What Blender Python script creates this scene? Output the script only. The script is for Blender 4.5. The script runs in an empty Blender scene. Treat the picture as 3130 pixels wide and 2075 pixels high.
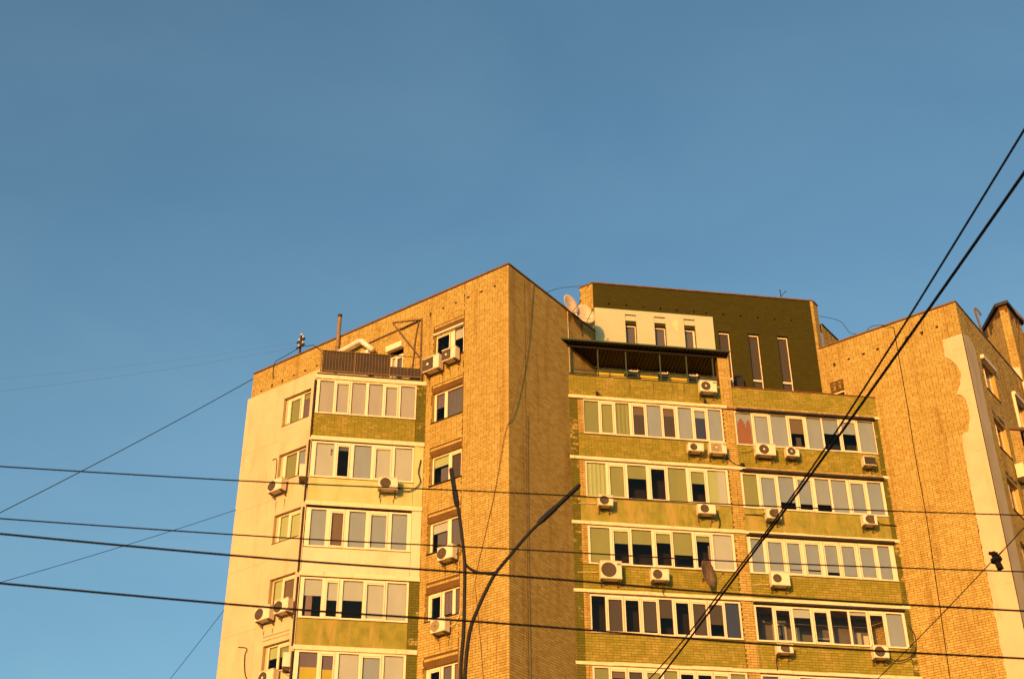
import bpy, bmesh, math, random
from mathutils import Vector, Matrix
random.seed(7)
R = math.radians
SC = bpy.context.scene
COL = SC.collection

# ------------------------------------------------------------------ camera
cam_d = bpy.data.cameras.new('camera'); cam = bpy.data.objects.new('camera', cam_d); COL.objects.link(cam)
cam_d.sensor_width = 36.0; cam_d.lens = 4220.2/3130*36.0
cam_d.clip_start = 0.1; cam_d.clip_end = 5000
pitch, roll, head = R(32.257), R(-0.2065), R(90-81.4034)
fw = Vector((math.sin(head)*math.cos(pitch), math.cos(head)*math.cos(pitch), math.sin(pitch)))
rt = Vector((math.cos(head), -math.sin(head), 0)); up = rt.cross(fw)
rt2 = rt*math.cos(roll) + up*math.sin(roll); up2 = up*math.cos(roll) - rt*math.sin(roll)
M = Matrix((rt2, up2, -fw)).transposed().to_4x4(); M.translation = Vector((0, 0, 1.6))
cam.matrix_world = M
SC.camera = cam
cam_d.dof.use_dof = True; cam_d.dof.focus_distance = 56.0; cam_d.dof.aperture_fstop = 4.0

# ------------------------------------------------------------------ sky, sun, exposure
SUN_EL, SUN_AZ = R(8.5), R(210.5)        # compass heading the light comes from (y = 0 deg, x = 90 deg)
W = bpy.data.worlds.new('World'); SC.world = W; W.use_nodes = True
nt = W.node_tree; nt.nodes.clear()
sky = nt.nodes.new('ShaderNodeTexSky'); sky.sky_type = 'NISHITA'; sky.sun_disc = False
sky.sun_elevation = SUN_EL; sky.sun_rotation = SUN_AZ
sky.altitude = 100; sky.air_density = 1.0; sky.dust_density = 2.5; sky.ozone_density = 2.2
tint = nt.nodes.new('ShaderNodeMix'); tint.data_type = 'RGBA'; tint.blend_type = 'MULTIPLY'; tint.inputs[0].default_value = 1.0
tint.inputs[7].default_value = (0.87, 1.04, 1.0, 1)
bg = nt.nodes.new('ShaderNodeBackground'); bg.inputs[1].default_value = 0.15
wo = nt.nodes.new('ShaderNodeOutputWorld')
# thin high veil of cirrus, all round the sky
tc = nt.nodes.new('ShaderNodeTexCoord'); mpn = nt.nodes.new('ShaderNodeMapping'); mpn.inputs['Scale'].default_value = (1.6, 2.6, 3.2); mpn.inputs['Rotation'].default_value = (0.3, 0.5, 0.6)
nz = nt.nodes.new('ShaderNodeTexNoise'); nz.inputs['Scale'].default_value = 2.2; nz.inputs['Detail'].default_value = 5; nz.inputs['Roughness'].default_value = 0.55; nz.inputs['Distortion'].default_value = 0.4
cr = nt.nodes.new('ShaderNodeValToRGB'); cr.color_ramp.elements[0].position = 0.38; cr.color_ramp.elements[0].color = (1.03, 1.035, 1.0, 1); cr.color_ramp.elements[1].position = 0.75; cr.color_ramp.elements[1].color = (1.26, 1.17, 1.07, 1)
mul = nt.nodes.new('ShaderNodeMix'); mul.data_type = 'RGBA'; mul.blend_type = 'MULTIPLY'; mul.inputs[0].default_value = 1.0
nt.links.new(tc.outputs['Generated'], mpn.inputs[0]); nt.links.new(mpn.outputs[0], nz.inputs[0]); nt.links.new(nz.outputs[0], cr.inputs[0])
nt.links.new(sky.outputs[0], tint.inputs[6]); nt.links.new(tint.outputs[2], mul.inputs[6]); nt.links.new(cr.outputs[0], mul.inputs[7]); nt.links.new(mul.outputs[2], bg.inputs[0]); nt.links.new(bg.outputs[0], wo.inputs[0])

sun_d = bpy.data.lights.new('sun', 'SUN'); sun_d.energy = 4.5; sun_d.angle = R(0.5); sun_d.color = (1.0, 0.41, 0.08)
sun = bpy.data.objects.new('sun', sun_d); COL.objects.link(sun)
to_sun = Vector((math.sin(SUN_AZ)*math.cos(SUN_EL), math.cos(SUN_AZ)*math.cos(SUN_EL), math.sin(SUN_EL)))
sun.rotation_euler = to_sun.to_track_quat('Z', 'Y').to_euler(); sun.location = to_sun*200
SC.view_settings.view_transform = 'Standard'; SC.view_settings.look = 'None'
SC.view_settings.exposure = 0.5; SC.view_settings.gamma = 1.0; SC.view_settings.use_curve_mapping = False
SC.cycles.max_bounces = 6; SC.cycles.transparent_max_bounces = 12

# ------------------------------------------------------------------ materials
MT = {}
def nodes(name):
    m = bpy.data.materials.new(name); m.use_nodes = True
    n = m.node_tree.nodes; l = m.node_tree.links
    return m, n, l, n['Principled BSDF']
def noise_fac(n, l, scale, stretch=(1, 1, 1), detail=4, rough=0.6):
    tc = n.new('ShaderNodeTexCoord'); mp = n.new('ShaderNodeMapping'); mp.inputs['Scale'].default_value = stretch
    nz = n.new('ShaderNodeTexNoise'); nz.inputs['Scale'].default_value = scale; nz.inputs['Detail'].default_value = detail
    nz.inputs['Roughness'].default_value = rough
    l.new(tc.outputs['Object'], mp.inputs[0]); l.new(mp.outputs[0], nz.inputs[0])
    return nz.outputs[0]
def ramp(n, l, fac, stops):
    r = n.new('ShaderNodeValToRGB'); e = r.color_ramp.elements
    e[0].position, e[0].color = stops[0][0], (*stops[0][1], 1)
    e[1].position, e[1].color = stops[-1][0], (*stops[-1][1], 1)
    for p, c in stops[1:-1]:
        x = e.new(p); x.color = (*c, 1)
    l.new(fac, r.inputs[0]); return r.outputs[0]
def mixc(n, l, fac, a, b, mode='MIX'):
    m = n.new('ShaderNodeMix'); m.data_type = 'RGBA'; m.blend_type = mode
    for sock, v in ((0, fac), (6, a), (7, b)):
        if hasattr(v, 'is_linked'): l.new(v, m.inputs[sock])
        elif sock == 0: m.inputs[0].default_value = v
        else: m.inputs[sock].default_value = (*v, 1)
    return m.outputs[2]
def plain(name, c, rough=0.7, var=0.12, scale=3.0, metal=0.0, spec=0.3, stretch=(1, 1, 1), dirt=None, dirt_lo=0.55, dirt_hi=0.75, bump=0.0):
    """base colour with mottled variation, optional dirt of its own colour"""
    m, n, l, b = nodes(name)
    f = noise_fac(n, l, scale, stretch)
    lo = tuple(x*(1-var) for x in c); hi = tuple(min(1, x*(1+var)) for x in c)
    col = ramp(n, l, f, [(0.3, lo), (0.7, hi)])
    if dirt:
        f2 = noise_fac(n, l, scale*0.6, (2.2, 2.2, 0.45), 6)
        d = ramp(n, l, f2, [(dirt_lo, (0, 0, 0)), (dirt_hi, (1, 1, 1))])
        col = mixc(n, l, d, col, dirt)
    l.new(col, b.inputs['Base Color'])
    b.inputs['Roughness'].default_value = rough; b.inputs['Metallic'].default_value = metal
    b.inputs['Specular IOR Level'].default_value = spec
    if bump:
        bp = n.new('ShaderNodeBump'); bp.inputs['Strength'].default_value = bump; bp.inputs['Distance'].default_value = 0.02
        l.new(noise_fac(n, l, 30, (1, 1, 1), 5), bp.inputs['Height']); l.new(bp.outputs[0], b.inputs['Normal'])
    MT[name] = m; return m
def brick_mat(name, stops, paint=None, paint_lo=0.45, paint_hi=0.6, patch=None):
    """every brick has its own tone; paint (if any) is worn off in patches down to the brick"""
    m, n, l, b = nodes(name)
    at = n.new('ShaderNodeAttribute'); at.attribute_name = 'tone'
    oi = n.new('ShaderNodeObjectInfo')
    ad = n.new('ShaderNodeMath'); ad.operation = 'ADD'; l.new(at.outputs['Fac'], ad.inputs[0]); l.new(oi.outputs['Random'], ad.inputs[1])
    fr = n.new('ShaderNodeMath'); fr.operation = 'FRACT'; l.new(ad.outputs[0], fr.inputs[0])
    col = ramp(n, l, fr.outputs[0], stops)
    big = noise_fac(n, l, 0.35, (1, 1, 1), 5)
    col = mixc(n, l, 1.0, col, ramp(n, l, big, [(0.3, (0.86, 0.84, 0.8)), (0.7, (1, 1, 1))]), 'MULTIPLY')
    gp = n.new('ShaderNodeNewGeometry'); mp2 = n.new('ShaderNodeMapping'); mp2.inputs['Scale'].default_value = (2.4, 2.4, 0.22)
    n2 = n.new('ShaderNodeTexNoise'); n2.inputs['Scale'].default_value = 1.0; n2.inputs['Detail'].default_value = 6; n2.inputs['Roughness'].default_value = 0.65
    l.new(gp.outputs['Position'], mp2.inputs[0]); l.new(mp2.outputs[0], n2.inputs[0])
    col = mixc(n, l, 1.0, col, ramp(n, l, n2.outputs[0], [(0.34, (0.80, 0.75, 0.68)), (0.47, (1, 1, 1)), (0.68, (1.04, 1.04, 1.06))]), 'MULTIPLY')
    if paint:
        tc = n.new('ShaderNodeNewGeometry')
        nz = n.new('ShaderNodeTexNoise'); nz.inputs['Scale'].default_value = 1.3; nz.inputs['Detail'].default_value = 7; nz.inputs['Roughness'].default_value = 0.7
        l.new(tc.outputs['Position'], nz.inputs[0])
        s = n.new('ShaderNodeMath'); s.operation = 'MULTIPLY_ADD'; l.new(fr.outputs[0], s.inputs[0]); s.inputs[1].default_value = 0.10; l.new(nz.outputs[0], s.inputs[2])
        k = ramp(n, l, s.outputs[0], [(paint_lo, (1, 1, 1)), (paint_hi, (0, 0, 0))])
        pa = ramp(n, l, fr.outputs[0], [(0, tuple(x*0.9 for x in paint)), (1, tuple(x*1.08 for x in paint))])
        col = mixc(n, l, k, col, pa)
    l.new(col, b.inputs['Base Color']); b.inputs['Roughness'].default_value = 0.85; b.inputs['Specular IOR Level'].default_value = 0.15
    MT[name] = m; return m
CREAM = [(0.0, (0.39, 0.262, 0.065)), (0.3, (0.44, 0.305, 0.08)), (0.7, (0.475, 0.335, 0.096)), (0.95, (0.50, 0.36, 0.112)), (1.0, (0.41, 0.245, 0.05))]
brick_mat('brick_cream', CREAM)
brick_mat('brick_lime', CREAM, paint=(0.235, 0.20, 0.024), paint_lo=0.51, paint_hi=0.93)
brick_mat('brick_dark_green', CREAM, paint=(0.115, 0.105, 0.012), paint_lo=0.62, paint_hi=0.72)
brick_mat('brick_olive', CREAM, paint=(0.042, 0.036, 0.0025), paint_lo=1.5, paint_hi=1.6)
plain('mortar', (0.12, 0.06, 0.014), 0.95, 0.2, 2)
plain('mortar_green', (0.135, 0.10, 0.016), 0.95, 0.2, 2)
plain('mortar_dark_green', (0.06, 0.055, 0.014), 0.95, 0.2, 2)
plain('mortar_olive', (0.037, 0.032, 0.0022), 0.95, 0.2, 2)
plain('plaster_cream', (0.54, 0.42, 0.25), 0.9, 0.07, 1.2, dirt=(0.47, 0.345, 0.18), dirt_lo=0.5, dirt_hi=0.72, bump=0.06)
plain('plaster_cream_lifted', (0.66, 0.53, 0.35), 0.9, 0.06, 1.2, dirt=(0.56, 0.42, 0.22), dirt_lo=0.5, dirt_hi=0.75, bump=0.06)  # copy of the cream plaster, lightened for weaker sun on the balcony fronts
plain('plaster_beige', (0.47, 0.37, 0.22), 0.9, 0.07, 1.5, dirt=(0.56, 0.42, 0.25), dirt_lo=0.5, dirt_hi=0.8, bump=0.06)
plain('plaster_lime', (0.48, 0.45, 0.2), 0.9, 0.08, 1.4, dirt=(0.38, 0.36, 0.11), dirt_lo=0.48, dirt_hi=0.72, bump=0.06)
plain('plaster_olive', (0.23, 0.205, 0.03), 0.9, 0.22, 2.6, dirt=(0.34, 0.25, 0.06), dirt_lo=0.48, dirt_hi=0.66, bump=0.08)
plain('plaster_yellow', (0.62, 0.45, 0.07), 0.9, 0.06, 2)
plain('plaster_mint', (0.43, 0.43, 0.27), 0.9, 0.05, 1.5, bump=0.06)
plain('plaster_seam', (0.36, 0.24, 0.11), 0.9, 0.3, 6)
plain('green_stain', (0.42, 0.5, 0.26), 0.9, 0.2, 6)
plain('concrete_white', (0.73, 0.56, 0.34), 0.85, 0.08, 3, dirt=(0.45, 0.34, 0.2), dirt_lo=0.58, dirt_hi=0.75)
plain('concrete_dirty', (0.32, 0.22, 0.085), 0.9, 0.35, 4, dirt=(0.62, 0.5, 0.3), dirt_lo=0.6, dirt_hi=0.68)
plain('roof_felt', (0.06, 0.055, 0.05), 0.9, 0.2, 2)
plain('coping_metal', (0.14, 0.075, 0.03), 0.6, 0.3, 3, spec=0.4)
plain('coping_red', (0.2, 0.06, 0.025), 0.6, 0.2, 3)
plain('upvc_white', (0.78, 0.615, 0.40), 0.45, 0.03, 2, spec=0.4, dirt=(0.62, 0.5, 0.3), dirt_lo=0.66, dirt_hi=0.85)
plain('gasket', (0.12, 0.08, 0.05), 0.7)
plain('drip_metal', (0.03, 0.022, 0.012), 0.6)
plain('rusty_metal', (0.13, 0.075, 0.03), 0.7, 0.3, 8)
plain('brown_sheet', (0.04, 0.022, 0.008), 0.6, 0.25, 3, dirt=(0.1, 0.06, 0.02), dirt_lo=0.62, dirt_hi=0.7)
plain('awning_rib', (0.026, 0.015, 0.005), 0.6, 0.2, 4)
plain('brown_rib', (0.17, 0.105, 0.035), 0.6, 0.2, 4)
plain('green_metal', (0.035, 0.05, 0.016), 0.5, 0.15, 4, spec=0.4)
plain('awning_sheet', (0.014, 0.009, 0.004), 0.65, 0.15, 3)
plain('ac_white', (0.70, 0.59, 0.40), 0.5, 0.04, 3, dirt=(0.55, 0.42, 0.25), dirt_lo=0.6, dirt_hi=0.85)
plain('ac_cream', (0.66, 0.56, 0.37), 0.5, 0.06, 3, dirt=(0.45, 0.34, 0.2), dirt_lo=0.55, dirt_hi=0.8)
plain('ac_grille', (0.07, 0.048, 0.026), 0.6)
plain('ac_mid', (0.2, 0.14, 0.07), 0.6)
plain('ac_dark', (0.035, 0.027, 0.02), 0.6)
plain('ac_tan', (0.34, 0.25, 0.12), 0.6)
plain('logo_red', (0.4, 0.03, 0.02), 0.5)
plain('logo_grey', (0.2, 0.17, 0.14), 0.5)
plain('bracket_metal', (0.1, 0.07, 0.04), 0.6, 0.2)
plain('hose_black', (0.02, 0.016, 0.012), 0.7)
plain('hose_pale', (0.6, 0.48, 0.3), 0.7)
plain('cable_black', (0.008, 0.007, 0.006), 0.8, spec=0.1)  # near-black also stands in for the shade on the street wires
plain('lamp_shade_dark', (0.013, 0.011, 0.01), 0.7, spec=0.25)  # foreground shade on the lamp is put into this near-black colour
plain('lamp_grey', (0.05, 0.055, 0.065), 0.55, spec=0.4)  # bluish tone holds the sky reflected in the lamp pole
plain('porcelain', (0.55, 0.5, 0.45), 0.3)
plain('wood_dark', (0.035, 0.022, 0.015), 0.8)
plain('dish_white', (0.70, 0.54, 0.33), 0.6, 0.05, 3)
plain('dish_rust', (0.2, 0.125, 0.07), 0.75, 0.35, 7, dirt=(0.3, 0.2, 0.1), dirt_lo=0.55, dirt_hi=0.65)
plain('duct_white', (0.68, 0.6, 0.5), 0.55, 0.06, 4)
plain('flue_brown', (0.22, 0.14, 0.06), 0.6, 0.25, 6)
plain('asphalt', (0.05, 0.047, 0.043), 0.95, 0.2, 0.4)
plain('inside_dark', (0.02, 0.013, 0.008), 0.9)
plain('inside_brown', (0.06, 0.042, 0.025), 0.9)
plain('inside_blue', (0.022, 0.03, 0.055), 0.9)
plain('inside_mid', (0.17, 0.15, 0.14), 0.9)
for nm, c in dict(grey=(0.36, 0.41, 0.44), lilac=(0.32, 0.38, 0.44), beige=(0.49, 0.47, 0.42), light=(0.55, 0.57, 0.50), green=(0.33, 0.34, 0.12),
                  lime=(0.50, 0.55, 0.24), olive=(0.30, 0.32, 0.12), brown=(0.22, 0.15, 0.09), dim=(0.10, 0.08, 0.065), rust=(0.36, 0.15, 0.07), pink=(0.3, 0.2, 0.16), yellow=(0.6, 0.48, 0.05),
                  mauve=(0.2, 0.15, 0.17), white=(0.8, 0.76, 0.66), blue=(0.06, 0.075, 0.14), net=(0.16, 0.15, 0.17)).items():
    plain('blind_'+nm, c, 0.9, 0.06, 2.0, stretch=(1, 1, 0.3), spec=0.1)
def glass_mat():
    m, n, l, b = nodes('window_glass')
    n.remove(b); out = n['Material Output']
    tr = n.new('ShaderNodeBsdfTransparent'); tr.inputs[0].default_value = (0.78, 0.78, 0.76, 1)
    gl = n.new('ShaderNodeBsdfGlossy'); gl.inputs['Roughness'].default_value = 0.03; gl.inputs[0].default_value = (0.9, 0.78, 0.6, 1)
    lw = n.new('ShaderNodeLayerWeight'); lw.inputs[0].default_value = 0.5
    pw = n.new('ShaderNodeMath'); pw.operation = 'POWER'; l.new(lw.outputs['Facing'], pw.inputs[0]); pw.inputs[1].default_value = 5.0
    fr = n.new('ShaderNodeMath'); fr.operation = 'MULTIPLY_ADD'; l.new(pw.outputs[0], fr.inputs[0]); fr.inputs[1].default_value = 0.95; fr.inputs[2].default_value = 0.022
    mx = n.new('ShaderNodeMixShader'); l.new(fr.outputs[0], mx.inputs[0]); l.new(tr.outputs[0], mx.inputs[1]); l.new(gl.outputs[0], mx.inputs[2])
    l.new(mx.outputs[0], out.inputs[0]); MT['window_glass'] = m
glass_mat()

# ------------------------------------------------------------------ geometry helpers
class Frame:
    """a wall plane: along d (s), up (z), outward n (o)"""
    def __init__(self, o, d, n):
        self.o = Vector(o); self.d = Vector(d).normalized(); self.n = Vector(n).normalized()
    def P(self, s, z, o=0.0):
        return self.o + self.d*s + self.n*o + Vector((0, 0, z))
class MB:
    def __init__(self): self.v = []; self.f = []; self.m = []; self.mats = []
    def mi(self, name):
        if name not in self.mats: self.mats.append(name)
        return self.mats.index(name)
    def face(self, pts, mat):
        b = len(self.v); self.v += [Vector(p) for p in pts]; self.f.append(tuple(range(b, b+len(pts)))); self.m.append(self.mi(mat))
    def hexa(self, c8, mat, skip=()):
        b = len(self.v); self.v += [Vector(p) for p in c8]; k = self.mi(mat)
        for i, q in enumerate(((0, 3, 2, 1), (4, 5, 6, 7), (0, 1, 5, 4), (1, 2, 6, 5), (2, 3, 7, 6), (3, 0, 4, 7))):
            if i in skip: continue
            self.f.append(tuple(b+j for j in q)); self.m.append(k)
    def fbox(self, F, s0, s1, z0, z1, o0, o1, mat):
        """box in frame coordinates, o0 inner, o1 outer"""
        self.hexa([F.P(s0, z0, o0), F.P(s1, z0, o0), F.P(s1, z0, o1), F.P(s0, z0, o1),
                   F.P(s0, z1, o0), F.P(s1, z1, o0), F.P(s1, z1, o1), F.P(s0, z1, o1)], mat)
        return self
    def box(self, x0, x1, y0, y1, z0, z1, mat):
        self.hexa([(x0, y0, z0), (x1, y0, z0), (x1, y1, z0), (x0, y1, z0), (x0, y0, z1), (x1, y0, z1), (x1, y1, z1), (x0, y1, z1)], mat)
        return self
    def prism(self, poly, z0, z1, mat):
        n = len(poly); b = len(self.v)
        self.v += [Vector((p[0], p[1], z0)) for p in poly] + [Vector((p[0], p[1], z1)) for p in poly]
        k = self.mi(mat)
        self.f.append(tuple(range(b+n-1, b-1, -1))); self.f.append(tuple(range(b+n, b+2*n))); self.m += [k, k]
        for i in range(n):
            j = (i+1) % n; self.f.append((b+i, b+j, b+n+j, b+n+i)); self.m.append(k)
        return self
    def tube(self, pts, r, mat, n=8, cap=True):
        pts = [Vector(p) for p in pts]; rs = r if isinstance(r, (list, tuple)) else [r]*len(pts)
        k = self.mi(mat); b = len(self.v); prev = None
        for i, p in enumerate(pts):
            t = (pts[min(i+1, len(pts)-1)] - pts[max(i-1, 0)]).normalized()
            if prev is None:
                a = t.orthogonal().normalized()
            else:
                a = (prev - t*prev.dot(t)).normalized()
            prev = a; c = t.cross(a)
            for j in range(n):
                w = 2*math.pi*j/n; self.v.append(p + (a*math.cos(w) + c*math.sin(w))*rs[i])
        for i in range(len(pts)-1):
            for j in range(n):
                j2 = (j+1) % n
                self.f.append((b+i*n+j, b+i*n+j2, b+(i+1)*n+j2, b+(i+1)*n+j)); self.m.append(k)
        if cap:
            self.f.append(tuple(b+j for j in reversed(range(n)))); self.m.append(k)
            e = b+(len(pts)-1)*n; self.f.append(tuple(e+j for j in range(n))); self.m.append(k)
        return self
    def bar(self, a, b_, w, mat):
        return self.tube([a, b_], w*0.7071, mat, n=4)
    def lathe(self, c, axis, prof, mat, n=20):
        """prof: list of (radius, distance along axis)"""
        axis = Vector(axis).normalized(); a = axis.orthogonal().normalized(); q = axis.cross(a); c = Vector(c)
        b = len(self.v); k = self.mi(mat)
        for r, h in prof:
            for j in range(n):
                w = 2*math.pi*j/n; self.v.append(c + axis*h + (a*math.cos(w) + q*math.sin(w))*r)
        for i in range(len(prof)-1):
            for j in range(n):
                j2 = (j+1) % n
                self.f.append((b+i*n+j, b+i*n+j2, b+(i+1)*n+j2, b+(i+1)*n+j)); self.m.append(k)
        return self
    def build(self, name, parent=None, smooth=False, label=None):
        me = bpy.data.meshes.new(name)
        off = world_loc(parent) if parent else Vector((0, 0, 0))
        me.from_pydata([tuple(v-off) for v in self.v], [], self.f)
        for m in self.mats: me.materials.append(MT[m])
        me.polygons.foreach_set('material_index', self.m)
        if smooth: me.polygons.foreach_set('use_smooth', [True]*len(self.f))
        me.validate(); me.update()
        ob = bpy.data.objects.new(name, me); COL.objects.link(ob)
        if parent: ob.parent = parent
        if label: ob['label'] = label
        return ob
def world_loc(o):
    p = Vector((0, 0, 0))
    while o: p = p + o.location; o = o.parent
    return p
def thing(name, label, cat, loc=(0, 0, 0), group=None):
    o = bpy.data.objects.new(name, None); COL.objects.link(o); o.location = loc; o.empty_display_size = 0.3
    tag(o, label, cat, group); return o
def tag(o, label, cat, group=None):
    o['label'] = label; o['category'] = cat
    if group: o['group'] = group
    return o
def spline(pts, n=8):
    pts = [Vector(p) for p in pts]; out = []
    for i in range(len(pts)-1):
        p0 = pts[max(i-1, 0)]; p1 = pts[i]; p2 = pts[i+1]; p3 = pts[min(i+2, len(pts)-1)]
        for k in range(n):
            t = k/n
            out.append(0.5*((2*p1) + (p2-p0)*t + (2*p0-5*p1+4*p2-p3)*t*t + (3*p1-p0-3*p2+p3)*t**3))
    out.append(pts[-1]); return out

# ------------------------------------------------------------------ ground
g = MB(); g.face([(-600, -600, 0), (600, -600, 0), (600, 1500, 0), (-600, 1500, 0)], 'asphalt')
go = g.build('ground'); go['kind'] = 'structure'

# ------------------------------------------------------------------ the apartment block: wall planes
Q = 2**-0.5
ROOF, TOP = 33.45, 33.86
T1 = (6.655, 44.925, 0); T2 = (25.62, 44.93, 0)
FB = Frame(T1, (-Q, Q, 0), (-Q, -Q, 0))       # sunlit wall running back to the left from the near corner
FC = Frame(T1, (Q, Q, 0), (Q, -Q, 0))         # wall in raking light running back to the right
FP = Frame((0, 49.35, 0), (1, 0, 0), (0, -1, 0))   # bay wall / penthouse
FA = Frame((0, 47.82, 0), (1, 0, 0), (0, -1, 0))   # balcony fronts
FB2 = Frame(T2, (-Q, Q, 0), (-Q, -Q, 0))
FC2 = Frame(T2, (Q, Q, 0), (Q, -Q, 0))
SB, SCW, SB2, SC2 = 14.43, 6.25, 6.25, 13.0
BLD = thing('apartment_building', 'tall cream brick apartment block with zigzag walls and green painted balconies', 'building', (12, 50, 0))

BR = {'cream': [], 'lime': [], 'dark_green': [], 'olive': []}     # every visible brick of the block
BMAT = {'cream': 'brick_cream', 'lime': 'brick_lime', 'dark_green': 'brick_dark_green', 'olive': 'brick_olive'}
BL, BH, BG = 0.247, 0.084, 0.016
PITCH = 0.10
def lay(F, s0, s1, z0, z1, kind, holes=(), part=None, soff=0.0, off=0.0, limit=None, proud=0.012):
    """lay a running bond with stray headers between s0..s1, z0..z1, skipping holes (s0,s1,z0,z1)"""
    c0 = int(math.floor(z0/PITCH)); c = c0
    while c*PITCH < z1 - 0.02:
        zb, zt = max(c*PITCH, z0), min(c*PITCH+BH, z1)
        if zt - zb < 0.03: c += 1; continue
        spans = [(s0, s1)]
        if limit: spans = [(max(s0, limit((zb+zt)/2)), s1)]
        for (a, b, p, q) in holes:
            if min(zt, q) - max(zb, p) > 0.03:
                ns = []
                for (u, v) in spans:
                    if b <= u or a >= v: ns.append((u, v)); continue
                    if a-0.03 > u: ns.append((u, a))
                    if v > b+0.03: ns.append((b, v))
                spans = ns
        rr = random.Random(c*7919+int(s0*100))
        for (u, v) in spans:
            s = s0 - BL - BG + (0.1315 if c % 2 else 0.0) + soff
            while s < v:
                L = BL if rr.random() > 0.13 else 0.12
                a, b = max(s, u), min(s+L, v)
                if b - a > 0.035:
                    BR[kind].append((F, a, b, zb, zt, off + proud + rr.uniform(-0.0025, 0.0025), off, part, (b-a) > 0.246 and zt-zb > 0.082))
                s += L + BG
        c += 1

def core(F, s0, s1, z0, z1, holes, mat, name, reveal='mortar', off=0.0, label=None):
    """wall surface with real openings; each hole (s0,s1,z0,z1,depth,backmat,roomdepth)"""
    mb = MB()
    S = sorted(set([s0, s1] + [h[i] for h in holes for i in (0, 1) if s0 < h[i] < s1]))
    Z = sorted(set([z0, z1] + [h[i] for h in holes for i in (2, 3) if z0 < h[i] < z1]))
    for i in range(len(S)-1):
        for j in range(len(Z)-1):
            sm, zm = (S[i]+S[i+1])/2, (Z[j]+Z[j+1])/2
            if any(h[0] < sm < h[1] and h[2] < zm < h[3] for h in holes): continue
            mb.face([F.P(S[i], Z[j], off), F.P(S[i+1], Z[j], off), F.P(S[i+1], Z[j+1], off), F.P(S[i], Z[j+1], off)], mat)
    for h in holes:
        a, b, p, q, d, bm, rd = h
        for (x0, y0, x1, y1) in ((a, p, b, p), (b, p, b, q), (b, q, a, q), (a, q, a, p)):
            mb.face([F.P(x0, y0, off), F.P(x1, y1, off), F.P(x1, y1, off-d), F.P(x0, y0, off-d)], reveal)
            if rd: mb.face([F.P(x0, y0, off-d), F.P(x1, y1, off-d), F.P(x1, y1, off-d-rd), F.P(x0, y0, off-d-rd)], bm)
        if bm: mb.face([F.P(a, p, off-d-rd), F.P(b, p, off-d-rd), F.P(b, q, off-d-rd), F.P(a, q, off-d-rd)], bm)
    return mb.build(name, BLD, label=label)

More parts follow.
